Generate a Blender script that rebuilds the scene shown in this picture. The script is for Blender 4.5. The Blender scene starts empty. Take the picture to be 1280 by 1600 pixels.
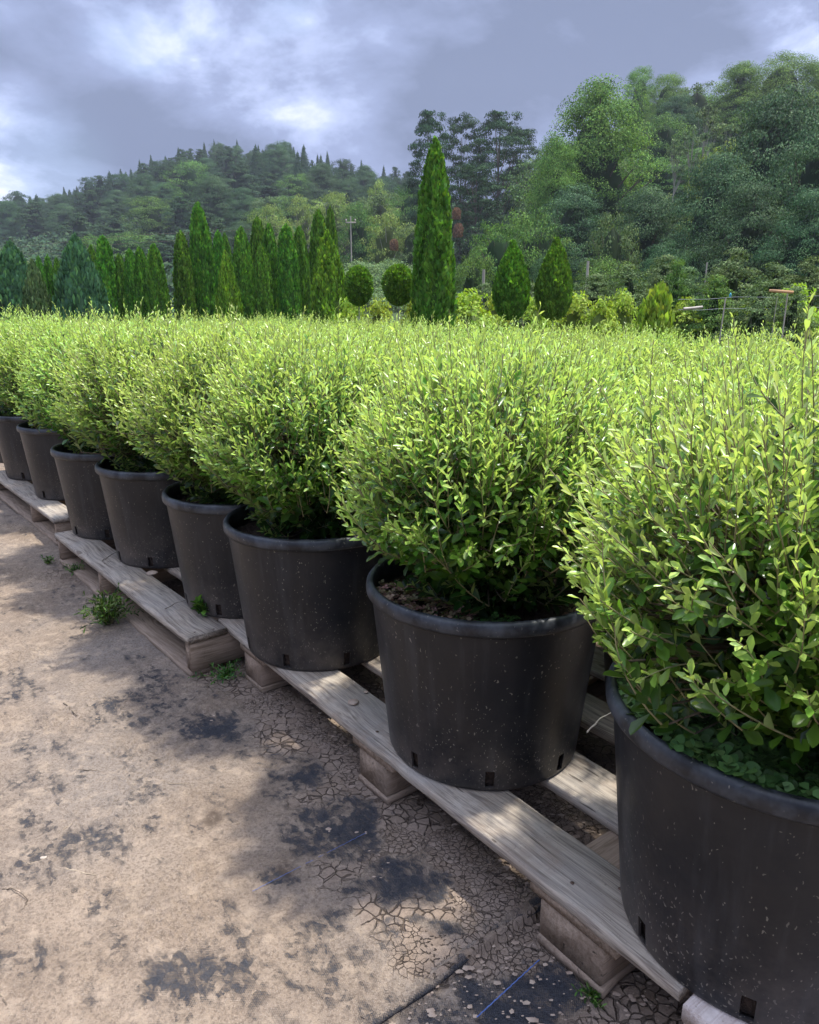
import bpy, math, random
import numpy as np
from mathutils import Vector, Matrix
C = bpy.context.scene.collection
D2R = math.radians
# ------------------------------------------------------------------ camera, light, sky
F_PX, PITCH, CZ = 1135.4, D2R(14.77), 1.026
scn = bpy.context.scene
cam = bpy.data.cameras.new('camera'); camo = bpy.data.objects.new('camera', cam); C.objects.link(camo)
camo.location = (0, 0, CZ); camo.rotation_euler = (D2R(90)-PITCH, 0, 0)
cam.sensor_fit = 'VERTICAL'; cam.sensor_height = 24; cam.lens = 24*F_PX/1600
cam.clip_start = .05; cam.clip_end = 3000
scn.camera = camo
scn.view_settings.view_transform = 'Standard'; scn.view_settings.look = 'None'
scn.view_settings.gamma = 1; scn.view_settings.exposure = 0.72
SUN_EL, SUN_DIR = D2R(72), (0.966, 0.259)         # horizontal direction towards the sun
sun = bpy.data.lights.new('sun', 'SUN'); suno = bpy.data.objects.new('sun', sun); C.objects.link(suno)
sun.energy = 4.0; sun.angle = D2R(2.0); sun.color = (1, .96, .89)
sv = Vector((SUN_DIR[0]*math.cos(SUN_EL), SUN_DIR[1]*math.cos(SUN_EL), math.sin(SUN_EL)))
suno.rotation_euler = sv.to_track_quat('Z', 'Y').to_euler()
scn.cycles.max_bounces = 8; scn.cycles.transparent_max_bounces = 8

class NT:
    def __init__(s, tree): s.t = tree; s.n = tree.nodes; s.l = tree.links
    def __call__(s, typ, ins=None, **kw):
        n = s.n.new(typ)
        for k, v in kw.items(): setattr(n, k, v)
        for k, v in (ins or {}).items():
            sock = n.inputs[k]
            if isinstance(v, bpy.types.NodeSocket): s.l.new(v, sock)
            else: sock.default_value = v
        return n
    def math(s, op, a, b=None, clamp=False):
        d = {0: a}
        if b is not None: d[1] = b
        return s('ShaderNodeMath', d, operation=op, use_clamp=clamp).outputs[0]
    def mix(s, fac, a, b, blend='MIX'):
        n = s('ShaderNodeMix', None, data_type='RGBA', blend_type=blend)
        for i, v in ((0, fac), (6, a), (7, b)):
            if isinstance(v, bpy.types.NodeSocket): s.l.new(v, n.inputs[i])
            else: n.inputs[i].default_value = v if i == 0 else (*v, 1)[:4]
        return n.outputs[2]
    def ramp(s, fac, lo, hi):
        return s('ShaderNodeMapRange', {0: fac, 1: lo, 2: hi}, clamp=True).outputs[0]
    def noise(s, vec, scale, detail=4, rough=.55, dist=0):
        return s('ShaderNodeTexNoise', {'Vector': vec, 'Scale': scale, 'Detail': detail, 'Roughness': rough, 'Distortion': dist}).outputs[0]

def ptop(py, D):                                   # height of what shows at image row py, D metres ahead
    return CZ + D*math.tan(math.atan((800-py)/F_PX) - PITCH)
def at(px, py, D):
    z = ptop(py, D)
    d = D*math.cos(PITCH) - (z-CZ)*math.sin(PITCH)
    return ((px-640)/F_PX*d, D, z)
def gnd(px, py, z=0):
    X = (px-640)/F_PX; Y = -(py-800)/F_PX
    d = (X, math.cos(PITCH)+Y*math.sin(PITCH), -math.sin(PITCH)+Y*math.cos(PITCH))
    t = (z-CZ)/d[2]
    return np.array((d[0]*t, d[1]*t))

w = bpy.data.worlds.new('World'); scn.world = w; w.use_nodes = True
t = NT(w.node_tree); t.n.clear()
sky = t('ShaderNodeTexSky', sky_type='NISHITA', sun_disc=False, sun_elevation=SUN_EL,
        sun_rotation=math.atan2(SUN_DIR[0], SUN_DIR[1]), dust_density=1.5)
tc = t('ShaderNodeTexCoord').outputs['Generated']
mp = t('ShaderNodeMapping', {'Vector': tc, 'Scale': (1, 1, 1.9), 'Rotation': (0, D2R(22), 0)}).outputs[0]
n1 = t.noise(mp, 2.6, 6, .5, .1); n2 = t.noise(mp, 4.2, 7, .55, .15)
n3 = t.noise(mp, 9, 6, .6, .3)
def blob(px, py, r, r0=0):
    v = Vector(at(px, py, 100)) - Vector((0, 0, CZ)); v.normalize()
    vec = t('ShaderNodeVectorMath', {0: tc, 1: v}, operation='DISTANCE').outputs['Value']
    return t('ShaderNodeMapRange', {0: vec, 1: r0, 2: r, 3: 1, 4: 0}, interpolation_type='SMOOTHSTEP').outputs[0]
bright = t.math('ADD', t.math('MULTIPLY', t.math('SUBTRACT', n2, .5), 1.9), t.math('ADD', .47, t.math('MULTIPLY', t.math('SUBTRACT', n3, .5), .45)))
for (px, py, r, a) in ((270, 60, .11, .20), (420, 100, .09, .04), (480, 200, .09, .10), (10, 265, .13, .36), (1270, 50, .14, .18), (1000, 130, .18, .1), (340, 180, .12, .04),
                       (90, 150, .22, -.16), (830, 80, .34, -.26), (1190, 110, .16, .10), (460, 190, .07, .12), (180, 230, .14, -.1)):
    bright = t.math('ADD', bright, t.math('MULTIPLY', blob(px, py, r), t.math('MULTIPLY', t.math('SUBTRACT', n3, .12), a*2.6)))
bright = t.math('ADD', bright, t.math('MULTIPLY', t.math('SUBTRACT', n1, .5), 1.15))
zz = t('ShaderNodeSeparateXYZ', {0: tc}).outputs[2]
high = t.ramp(zz, .40, .85)          # extra sky brightness added overhead as fill light, above the picture
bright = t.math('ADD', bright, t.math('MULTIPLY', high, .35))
bf = t.ramp(bright, .26, 1.08)
cr = t('ShaderNodeValToRGB', {0: bf}); e = cr.color_ramp.elements
e[0].position = 0; e[0].color = (.155, .19, .30, 1); e[1].position = 1; e[1].color = (.95, .96, 1.05, 1)
m_ = e.new(.38); m_.color = (.25, .30, .475, 1); m_ = e.new(.62); m_.color = (.42, .49, .73, 1)
cloudc = t('ShaderNodeVectorMath', {0: cr.outputs[0], 3: 1.0}, operation='SCALE').outputs[0]
skyc = t('ShaderNodeVectorMath', {0: sky.outputs[0], 3: .12}, operation='SCALE').outputs[0]
gap = t.ramp(n1, .60, .72)
gap = t.math('MULTIPLY', gap, .55)
gap = t.math('MAXIMUM', gap, t.math('MULTIPLY', blob(70, 270, .10, .02), .25))
bgc = t.mix(gap, cloudc, skyc)
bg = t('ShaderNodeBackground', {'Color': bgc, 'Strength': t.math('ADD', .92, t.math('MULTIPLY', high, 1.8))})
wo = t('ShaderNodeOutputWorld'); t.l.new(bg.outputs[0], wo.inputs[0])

# ------------------------------------------------------------------ mesh helpers
def mk(name, V, F, mat=None, parent=None, attrs=None, smooth=False, link=True, mats=None, fmat=None):
    V = np.asarray(V, np.float32).reshape(-1, 3)
    if isinstance(F, np.ndarray): F = [F]
    F = [np.asarray(f, np.int32) for f in F if len(f)]
    me = bpy.data.meshes.new(name)
    me.vertices.add(len(V)); me.vertices.foreach_set('co', V.ravel())
    li = np.concatenate([f.ravel() for f in F]); cnt = np.concatenate([np.full(len(f), f.shape[1], np.int32) for f in F])
    me.loops.add(len(li)); me.loops.foreach_set('vertex_index', li)
    me.polygons.add(len(cnt)); me.polygons.foreach_set('loop_start', np.concatenate([[0], np.cumsum(cnt)[:-1]]).astype(np.int32))
    if smooth: me.polygons.foreach_set('use_smooth', np.ones(len(cnt), bool))
    for m in (mats or [mat]): me.materials.append(m)
    if fmat is not None: me.polygons.foreach_set('material_index', np.asarray(fmat, np.int32))
    for k, v in (attrs or {}).items():
        a = me.attributes.new(k, 'FLOAT', 'POINT'); a.data.foreach_set('value', np.asarray(v, np.float32))
    me.update(calc_edges=True); me.validate()
    o = bpy.data.objects.new(name, me)
    if link: C.objects.link(o)
    if parent is not None: o.parent = parent
    return o
def tag(o, label=None, cat=None, group=None, kind=None):
    if label: o['label'] = label
    if cat: o['category'] = cat
    if group: o['group'] = group
    if kind: o['kind'] = kind
    return o
def empty(name, loc=(0, 0, 0), rz=0):
    o = bpy.data.objects.new(name, None); C.objects.link(o); o.location = loc; o.rotation_euler = (0, 0, rz); o.empty_display_size = .1
    return o
def copy_tree(o, parent=None):
    c = o.copy(); C.objects.link(c); c.parent = parent
    for ch in list(o.children): copy_tree(ch, c)
    return c
def joinVF(parts):                                 # [(V,F list)] -> V, F list
    Vs, Fs, off = [], [], 0
    for V, F in parts:
        V = np.asarray(V).reshape(-1, 3)
        for f in (F if isinstance(F, list) else [F]): Fs.append(np.asarray(f)+off)
        Vs.append(V); off += len(V)
    return np.concatenate(Vs), Fs
def box(x0, x1, y0, y1, z0, z1):
    V = np.array([(x, y, z) for z in (z0, z1) for y in (y0, y1) for x in (x0, x1)], float)
    return V, np.array([(0, 2, 3, 1), (4, 5, 7, 6), (0, 1, 5, 4), (2, 6, 7, 3), (0, 4, 6, 2), (1, 3, 7, 5)])
def lathe(prof, n=48, closed=False):
    prof = np.array(prof, float); th = np.linspace(0, 2*np.pi, n, endpoint=False)
    V = np.stack([prof[:, None, 0]*np.cos(th), prof[:, None, 0]*np.sin(th), np.repeat(prof[:, 1:2], n, 1)], -1).reshape(-1, 3)
    m = len(prof); r = np.arange(m-1)[:, None]*n; a = np.arange(n)[None]; b = (a+1) % n
    return V, np.stack([r+a, r+b, r+n+b, r+n+a], -1).reshape(-1, 4)
def tubes(P, R, n=4):                              # P (S,K,3) polylines, R (S,K) radii
    P = np.asarray(P, float); S, K, _ = P.shape; R = np.broadcast_to(R, (S, K))
    T = np.gradient(P, axis=1); T /= np.linalg.norm(T, axis=2, keepdims=True)+1e-9
    up = np.where(np.abs(T[..., 2:3]) > .9, np.array([1., 0, 0]), np.array([0, 0, 1.]))
    A = np.cross(T, up); A /= np.linalg.norm(A, axis=2, keepdims=True)+1e-9; B = np.cross(T, A)
    th = np.arange(n)*2*np.pi/n
    V = P[:, :, None]+R[:, :, None, None]*(A[:, :, None]*np.cos(th)[:, None]+B[:, :, None]*np.sin(th)[:, None])
    base = (np.arange(S)[:, None, None]*K+np.arange(K-1)[None, :, None])*n; a = np.arange(n); b = (a+1) % n
    F = np.stack([base+a, base+b, base+n+b, base+n+a], -1).reshape(-1, 4)
    return V.reshape(-1, 3), F
def norm(a): return a/(np.linalg.norm(a, axis=-1, keepdims=True)+1e-9)
LEAF = np.array([(0, 0, 0), (-.17, .22, .03), (.17, .22, .03), (0, .4, -.05), (-.46, .64, .10), (.46, .64, .10), (0, .72, -.03), (-.26, .9, .05), (.26, .9, .05), (0, 1, -.02)])
LF4 = np.array([(0, 2, 3, 1), (1, 3, 6, 4), (3, 2, 5, 6), (4, 6, 9, 7), (6, 5, 8, 9)])
QUAD = np.array([(0, 0, 0), (-.5, .45, .0), (.5, .55, .0), (0, 1, 0.)]); QF = np.array([(0, 2, 3, 1)])
def scatter(P, Y, N, length, width, tmpl=LEAF, tf=LF4):
    Y = norm(Y); X = norm(np.cross(Y, N)); Z = np.cross(X, Y)
    V = P[:, None]+X[:, None]*(tmpl[None, :, 0:1]*width[:, None, None])+Y[:, None]*(tmpl[None, :, 1:2]*length[:, None, None])+Z[:, None]*(tmpl[None, :, 2:3]*length[:, None, None])
    F = (np.arange(len(P))[:, None, None]*len(tmpl)+tf[None]).reshape(-1, tf.shape[1])
    return V.reshape(-1, 3), F
def hash2(ix, iy, s=0):
    h = (ix.astype(np.int64)*374761393+iy.astype(np.int64)*668265263+s*974711) & 0xffffffff
    h = ((h ^ (h >> 13))*1274126177) & 0xffffffff
    return ((h ^ (h >> 16)) & 0xffff)/65535.
def vnoise(x, y, s=0):
    ix = np.floor(x); iy = np.floor(y); fx = x-ix; fy = y-iy; fx = fx*fx*(3-2*fx); fy = fy*fy*(3-2*fy)
    a, b, c, d = hash2(ix, iy, s), hash2(ix+1, iy, s), hash2(ix, iy+1, s), hash2(ix+1, iy+1, s)
    return a*(1-fx)*(1-fy)+b*fx*(1-fy)+c*(1-fx)*fy+d*fx*fy
def fbm(x, y, o=4, s=0):
    v = 0; a = .5; t_ = 0
    for i in range(o): v = v+a*vnoise(x*2**i+i*17.3, y*2**i-i*9.1, s+i); t_ += a; a *= .5
    return v/t_
def sstep(x, a, b):
    x = np.clip((x-a)/(b-a), 0, 1); return x*x*(3-2*x)

# ------------------------------------------------------------------ materials
def newmat(name):
    m = bpy.data.materials.new(name); m.use_nodes = True; t = NT(m.node_tree); t.n.clear()
    out = t('ShaderNodeOutputMaterial'); return m, t, out
def bsdf(t, out, col, rough=.6, spec=.5, normal=None, link=True):
    ins = {'Base Color': col if isinstance(col, bpy.types.NodeSocket) else (*col, 1), 'Roughness': rough, 'Specular IOR Level': spec}
    if normal is not None: ins['Normal'] = normal
    b = t('ShaderNodeBsdfPrincipled', ins)
    if link: t.l.new(b.outputs[0], out.inputs[0])
    return b
def bump(t, h, strength=.5, dist=.01):
    return t('ShaderNodeBump', {'Height': h, 'Strength': strength, 'Distance': dist}).outputs[0]
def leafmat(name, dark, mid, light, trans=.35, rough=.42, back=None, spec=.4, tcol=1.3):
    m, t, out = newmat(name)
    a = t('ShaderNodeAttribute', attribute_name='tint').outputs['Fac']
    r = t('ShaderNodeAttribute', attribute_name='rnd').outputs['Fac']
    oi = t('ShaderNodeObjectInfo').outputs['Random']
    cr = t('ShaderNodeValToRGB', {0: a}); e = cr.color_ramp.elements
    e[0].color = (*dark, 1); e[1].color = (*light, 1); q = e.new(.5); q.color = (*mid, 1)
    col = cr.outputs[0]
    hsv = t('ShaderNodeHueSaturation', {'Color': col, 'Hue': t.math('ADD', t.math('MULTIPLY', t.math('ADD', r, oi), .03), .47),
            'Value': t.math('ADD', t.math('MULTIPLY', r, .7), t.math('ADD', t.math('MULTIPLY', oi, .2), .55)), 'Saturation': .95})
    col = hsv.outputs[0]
    if back:
        g = t('ShaderNodeNewGeometry').outputs['Backfacing']
        col = t.mix(t.math('MULTIPLY', g, .55), col, back)
    b = bsdf(t, out, col, rough, spec, link=False)
    tcn = t.mix(1, col, (tcol, tcol*1.02, tcol*.45), 'MULTIPLY')
    tr = t('ShaderNodeBsdfTranslucent', {'Color': tcn})
    mx = t('ShaderNodeMixShader', {0: trans, 1: b.outputs[0], 2: tr.outputs[0]}); t.l.new(mx.outputs[0], out.inputs[0])
    return m
M = {}
M['leaf'] = leafmat('shrub_leaf', (.017, .062, .009), (.115, .26, .020), (.52, .69, .17), .43, .28, (.42, .52, .22), .5)
M['weedleaf'] = leafmat('weed_leaf', (.02, .06, .01), (.06, .14, .02), (.12, .25, .03), .35)
M['clover'] = leafmat('clover_leaf', (.03, .09, .02), (.06, .15, .035), (.12, .24, .06), .3, .6)
M['redweed'] = leafmat('red_weed', (.10, .03, .03), (.13, .12, .05), (.30, .13, .14), .2, .6)
M['thuja'] = leafmat('thuja_leaf', (.035, .11, .010), (.10, .25, .018), (.22, .42, .03), .35, .6, None, .25)
M['brightthuja'] = leafmat('bright_thuja_leaf', (.05, .14, .010), (.15, .32, .018), (.30, .50, .035), .4, .6, None, .2)
M['darkthuja'] = leafmat('blue_conifer_leaf', (.03, .09, .04), (.06, .16, .06), (.14, .26, .08), .25, .6, None, .25)
M['yellow'] = leafmat('yellow_green_leaf', (.13, .22, .015), (.28, .40, .03), (.48, .56, .05), .4, .6, None, .25)
M['pine'] = leafmat('pine_leaf', (.012, .035, .014), (.028, .07, .025), (.07, .12, .045), .15, .8, None, .1)
M['broad'] = leafmat('broad_leaf', (.02, .065, .014), (.085, .18, .032), (.19, .32, .055), .25, .75, None, .12)
M['warm'] = leafmat('warm_broad_leaf', (.02, .06, .012), (.115, .22, .032), (.25, .39, .065), .28, .75, None, .12)
M['olive'] = leafmat('olive_leaf', (.035, .07, .022), (.11, .17, .06), (.22, .29, .11), .25, .75, None, .12)
M['light'] = leafmat('pale_leaf', (.08, .13, .03), (.2, .28, .06), (.34, .40, .10), .3, .75, None, .12)
M['deep'] = leafmat('deep_leaf', (.012, .042, .014), (.042, .105, .034), (.12, .205, .075), .15, .65, None, .15)
M['rust'] = leafmat('rust_leaf', (.12, .06, .035), (.25, .12, .07), (.34, .18, .11), .2, .7)
def simple(name, c1, c2, scale=20, rough=.8, bs=.3, bd=.01, stretch=(1, 1, 1), spec=.3):
    m, t, out = newmat(name)
    v = t('ShaderNodeMapping', {'Vector': t('ShaderNodeTexCoord').outputs['Object'], 'Scale': stretch}).outputs[0]
    n = t.noise(v, scale, 6, .6)
    bsdf(t, out, t.mix(t.ramp(n, .3, .7), c1, c2), rough, spec, bump(t, n, bs, bd)); return m
M['bark'] = simple('bark', (.06, .045, .035), (.14, .11, .085), 12, .9, .6, .02, (1, 1, .3))
M['palebark'] = simple('pale_bark', (.25, .22, .18), (.4, .37, .32), 6, .9, .4, .02, (1, 1, .3))
M['twig'] = simple('shrub_twig', (.15, .125, .06), (.30, .27, .14), 60, .7, .2, .001)
M['oldtwig'] = simple('old_twig', (.07, .05, .035), (.14, .11, .08), 60, .8, .3, .001)
M['drytwig'] = simple('dry_twig', (.20, .15, .10), (.34, .28, .2), 60, .9, .3, .001)
M['paletwig'] = simple('pale_twig', (.45, .40, .30), (.6, .55, .42), 60, .9, .3, .001)
M['soil'] = simple('potting_soil', (.018, .012, .009), (.07, .048, .035), 90, .95, 1, .01)
M['stone'] = simple('stone', (.28, .23, .18), (.46, .40, .33), 30, .9, .5, .004)
M['clod'] = simple('dried_clay', (.26, .19, .14), (.42, .33, .25), 40, .95, .6, .004)
M['post'] = simple('post_wood', (.25, .22, .18), (.42, .38, .32), 8, .85, .3, .01, (1, 1, .1))
M['orangewood'] = simple('orange_plank', (.42, .24, .12), (.55, .33, .18), 8, .8, .3, .01, (.1, 1, 1))
M['wire'] = simple('wire', (.25, .26, .28), (.35, .36, .38), 4, .4)
M['bluewood'] = simple('blue_plastic', (.05, .28, .42), (.07, .34, .5), 4, .5)
M['bluethread'] = simple('blue_thread', (.05, .09, .26), (.13, .20, .42), 300, .7, .3, .001)

M['nail'] = simple('rusty_nail', (.05, .03, .02), (.14, .09, .06), 200, .6)
def wood(name, c1, c2, c3, streak=1.0):
    m, t, out = newmat(name)
    oi = t('ShaderNodeObjectInfo').outputs['Random']
    off = t('ShaderNodeCombineXYZ', {0: t.math('MULTIPLY', oi, 37), 1: t.math('MULTIPLY', oi, 11), 2: oi}).outputs[0]
    v = t('ShaderNodeVectorMath', {0: t('ShaderNodeTexCoord').outputs['Object'], 1: off}, operation='ADD').outputs[0]
    warp = t('ShaderNodeTexNoise', {'Vector': v, 'Scale': 2.2, 'Detail': 2})
    v2 = t('ShaderNodeVectorMath', {0: v, 1: t('ShaderNodeVectorMath', {0: warp.outputs[1], 3: .10}, operation='SCALE').outputs[0]}, operation='ADD').outputs[0]
    vs = t('ShaderNodeMapping', {'Vector': v2, 'Scale': (2.2, 60, 60)}).outputs[0]
    g1 = t.noise(vs, 1.6, 5, .6, .4)
    vf = t('ShaderNodeMapping', {'Vector': v, 'Scale': (7, 330, 330)}).outputs[0]
    g2 = t.noise(vf, 1.4, 3, .6)
    big = t.noise(v, 5, 4, .6)
    # knots
    vk = t('ShaderNodeMapping', {'Vector': v, 'Scale': (3.0, 9, 9)}).outputs[0]
    kn = t('ShaderNodeTexVoronoi', {'Vector': vk, 'Scale': 1, 'Randomness': 1}).outputs['Distance']
    rings = t.math('SINE', t.math('MULTIPLY', kn, 75))
    km = t('ShaderNodeMapRange', {0: kn, 1: .10, 2: .34, 3: 1, 4: 0}).outputs[0]
    kcore = t('ShaderNodeMapRange', {0: kn, 1: .05, 2: .11, 3: 1, 4: 0}).outputs[0]
    g = t.math('ADD', t.math('MULTIPLY', g1, .62), t.math('MULTIPLY', g2, .38))
    g = t.math('ADD', g, t.math('MULTIPLY', t.math('MULTIPLY', rings, km), .05))
    col = t.mix(t.ramp(g, .38, .58), c1, c2)
    col = t.mix(t.math('MULTIPLY', t.ramp(big, .42, .66), .5), col, c3)
    crack = t.ramp(t.noise(t('ShaderNodeMapping', {'Vector': v2, 'Scale': (1.4, 90, 90)}).outputs[0], 1.1, 2, .5), .30, .27)
    col = t.mix(t.math('MULTIPLY', crack, .75), col, (.05, .038, .03))
    col = t.mix(t.math('MULTIPLY', kcore, .6), col, (.10, .07, .05))
    dirt = t.ramp(t.noise(v, 11, 7, .7), .50, .66)
    col = t.mix(t.math('MULTIPLY', dirt, .55), col, (.25, .19, .14))
    sp = t.ramp(t.noise(v, 150, 2, .6), .66, .72)
    col = t.mix(t.math('MULTIPLY', sp, .4), col, (.1, .08, .06))
    h = t.math('SUBTRACT', g, t.math('MULTIPLY', crack, .8))
    bsdf(t, out, col, .88, .2, bump(t, h, .75, .004)); return m
M['wood'] = wood('weathered_wood', (.125, .098, .076), (.40, .34, .265), (.30, .28, .25))
M['browntimber'] = wood('brown_timber', (.17, .12, .08), (.33, .25, .18), (.28, .20, .145))
M['palewood'] = wood('bleached_wood', (.38, .30, .26), (.62, .55, .49), (.5, .40, .36))

def potmat():
    m, t, out = newmat('black_pot_plastic')
    v0 = t('ShaderNodeTexCoord').outputs['Object']
    oi = t('ShaderNodeObjectInfo').outputs['Random']
    v = t('ShaderNodeVectorMath', {0: v0, 1: t('ShaderNodeCombineXYZ', {0: t.math('MULTIPLY', oi, 13), 1: oi}).outputs[0]}, operation='ADD').outputs[0]
    z = t('ShaderNodeSeparateXYZ', {0: v0}).outputs[2]
    big = t.noise(v, 6, 4, .6)
    low = t('ShaderNodeMapRange', {0: z, 1: .22, 2: .0, 3: 0, 4: 1}).outputs[0]
    col = t.mix(t.ramp(big, .35, .7), (.004, .006, .009), (.008, .010, .013))
    dust = t.math('MULTIPLY', t.ramp(t.noise(v, 5.5, 8, .72), .38, .72), t.math('ADD', t.math('MULTIPLY', t.math('POWER', low, 1.6), .6), .08))
    col = t.mix(dust, col, (.16, .13, .105))
    streak = t.ramp(t.noise(t('ShaderNodeMapping', {'Vector': v, 'Scale': (26, 26, 1.6)}).outputs[0], 1, 4, .6), .54, .74)
    col = t.mix(t.math('MULTIPLY', streak, .14), col, (.14, .145, .15))
    # splashes of clay, elongated flecks of three sizes
    fl = None
    vd = t('ShaderNodeVectorMath', {0: v, 1: t('ShaderNodeVectorMath', {0: t('ShaderNodeTexNoise', {'Vector': v, 'Scale': 90, 'Detail': 1}).outputs[1], 3: .014}, operation='SCALE').outputs[0]}, operation='ADD').outputs[0]
    for sc, rad, dens, st in ((85, .17, .6, (1.3, 1, .5)), (170, .24, .7, (1.2, 1.2, .55)), (26, .075, .12, (1.6, 1, .5))):
        vv = t('ShaderNodeMapping', {'Vector': vd, 'Scale': st, 'Rotation': (.3, .5, .2)}).outputs[0]
        vo = t('ShaderNodeTexVoronoi', {'Vector': vv, 'Scale': sc})
        keep = t.math('GREATER_THAN', t('ShaderNodeSeparateColor', {0: vo.outputs['Color']}).outputs[0], t.math('SUBTRACT', 1-dens*.24, t.math('MULTIPLY', low, dens*.75)))
        spot = t.math('MULTIPLY', t('ShaderNodeMapRange', {0: vo.outputs['Distance'], 1: rad*.8, 2: rad, 3: 1, 4: 0}).outputs[0], keep)
        fl = spot if fl is None else t.math('MAXIMUM', fl, spot)
    patch = t.ramp(t.noise(v, 9, 3, .6), .35, .6)
    fl = t.math('MULTIPLY', fl, t.math('ADD', t.math('MULTIPLY', patch, .6), .15))
    col = t.mix(t.math('MULTIPLY', fl, .6), col, (.34, .31, .25))
    rim = t.math('MULTIPLY', t.ramp(z, .338, .345), t.ramp(t.noise(v, 14, 4, .7), .4, .7))
    col = t.mix(t.math('MULTIPLY', rim, .42), col, (.14, .16, .185))
    rough = t.math('ADD', t.math('MULTIPLY', big, .22), .30)
    bsdf(t, out, col, rough, .36, bump(t, t.noise(v, 22, 3, .5), .12, .01)); return m
M['pot'] = potmat()
def groundmat():
    m, t, out = newmat('dusty_groundsheet')
    P = t('ShaderNodeNewGeometry').outputs['Position']
    A = lambda q: t('ShaderNodeAttribute', attribute_name=q).outputs['Fac']
    dk, mud, gr, wt = A('dark'), A('mud'), A('green'), A('wet')
    n1 = t.noise(P, 3, 6, .65, .3); n2 = t.noise(P, 26, 6, .65); n3 = t.noise(P, 160, 4, .7); n4 = t.noise(P, 520, 2, .6)
    vr = t('ShaderNodeVectorRotate', {'Vector': P, 'Angle': D2R(53)}, rotation_type='Z_AXIS').outputs[0]
    rag = t.noise(t('ShaderNodeMapping', {'Vector': vr, 'Scale': (1, 1.9, 1)}).outputs[0], 9, 11, .72, .25)
    dust = t.mix(t.ramp(n1, .35, .68), (.205, .152, .108), (.325, .252, .185))
    dust = t.mix(t.math('MULTIPLY', t.ramp(t.noise(P, 1.7, 3, .5), .45, .65), .65), dust, (.235, .205, .178))
    dust = t.mix(t.math('MULTIPLY', t.ramp(n3, .54, .38), .7), dust, (.12, .09, .07))
    dust = t.mix(t.math('MULTIPLY', t.ramp(n4, .55, .7), .5), dust, (.44, .37, .29))
    dust = t.mix(t.math('MULTIPLY', t.ramp(n2, .52, .64), .45), dust, (.42, .33, .24))
    s = t('ShaderNodeSeparateXYZ', {0: vr})
    wv = t.math('MULTIPLY', t.math('SINE', t.math('MULTIPLY', s.outputs[0], 1750)), t.math('SINE', t.math('MULTIPLY', s.outputs[1], 1300)))
    mat_ = t.mix(t.ramp(n4, .3, .7), (.016, .020, .027), (.05, .056, .068))
    chip = t('ShaderNodeTexVoronoi', {'Vector': t('ShaderNodeVectorMath', {0: P, 1: t('ShaderNodeVectorMath', {0: t('ShaderNodeTexNoise', {'Vector': P, 'Scale': 60, 'Detail': 3}).outputs[1], 3: .02}, operation='SCALE').outputs[0]}, operation='ADD').outputs[0], 'Scale': 85})
    chipr = t('ShaderNodeSeparateColor', {0: chip.outputs['Color']}).outputs[0]
    fine = t.math('ADD', t.math('MULTIPLY', t.math('SUBTRACT', chipr, .5), .10), t.math('MULTIPLY', rag, .72))
    fine = t.math('ADD', fine, t.math('ADD', t.math('MULTIPLY', n3, .18), t.math('MULTIPLY', n4, .10)))
    k = t.math('ADD', dk, t.math('MULTIPLY', t.math('SUBTRACT', fine, .5), 6.0))
    k = t.math('ADD', k, t.math('MULTIPLY', wv, .20))
    ksharp = t.ramp(k, .50, .95); ksoft = t.ramp(k, .0, 1.4)
    k = t.math('ADD', t.math('MULTIPLY', ksharp, .62), t.math('MULTIPLY', ksoft, .38))
    col = t.mix(t.math('MULTIPLY', k, .94), dust, mat_)
    # cracked clay
    pw = t('ShaderNodeVectorMath', {0: P, 1: t('ShaderNodeVectorMath', {0: t('ShaderNodeTexNoise', {'Vector': P, 'Scale': 30, 'Detail': 3}).outputs[1], 3: .022}, operation='SCALE').outputs[0]}, operation='ADD').outputs[0]
    pw = t('ShaderNodeMapping', {'Vector': pw, 'Scale': (1, 1, 0)}).outputs[0]
    e1 = t('ShaderNodeTexVoronoi', {'Vector': pw, 'Scale': 44}, feature='DISTANCE_TO_EDGE').outputs['Distance']
    e2 = t('ShaderNodeTexVoronoi', {'Vector': pw, 'Scale': 92}, feature='DISTANCE_TO_EDGE').outputs['Distance']
    cid = t('ShaderNodeSeparateColor', {0: t('ShaderNodeTexVoronoi', {'Vector': pw, 'Scale': 44}).outputs['Color']}).outputs[0]
    sel = t.ramp(t.noise(P, 3.5, 2, .5), .48, .53)
    e = t.math('ADD', t.math('MULTIPLY', e1, sel), t.math('MULTIPLY', e2, t.math('SUBTRACT', 1, sel)))
    edge = t.ramp(t.math('SUBTRACT', e, t.math('MULTIPLY', t.math('SUBTRACT', n2, .5), .16)), .062, .015)
    vis = t.ramp(t.math('ADD', mud, t.math('MULTIPLY', t.math('SUBTRACT', n1, .5), 1.2)), .40, .75)
    clay = t.mix(t.ramp(cid, 0, 1), (.20, .148, .108), (.285, .22, .168)); clay = t.mix(t.math('MULTIPLY', t.ramp(n2, .4, .65), .5), clay, (.24, .185, .14))
    clay = t.mix(t.math('MULTIPLY', t.ramp(n3, .54, .38), .4), clay, (.13, .10, .08))
    col = t.mix(t.math('MULTIPLY', vis, t.math('SUBTRACT', 1, t.math('MULTIPLY', k, .9))), col, clay)
    crk = t.math('MULTIPLY', edge, t.math('MULTIPLY', vis, t.math('SUBTRACT', 1, t.math('MULTIPLY', k, .9))))
    col = t.mix(t.math('MULTIPLY', crk, .62), col, (.075, .055, .042))
    col = t.mix(t.math('MULTIPLY', wt, t.ramp(rag, .40, .5)), col, (.075, .055, .042))
    col = t.mix(t.math('MULTIPLY', gr, t.ramp(n1, .3, .6)), col, t.mix(t.ramp(n2, .3, .7), (.05, .08, .02), (.12, .15, .04)))
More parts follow.
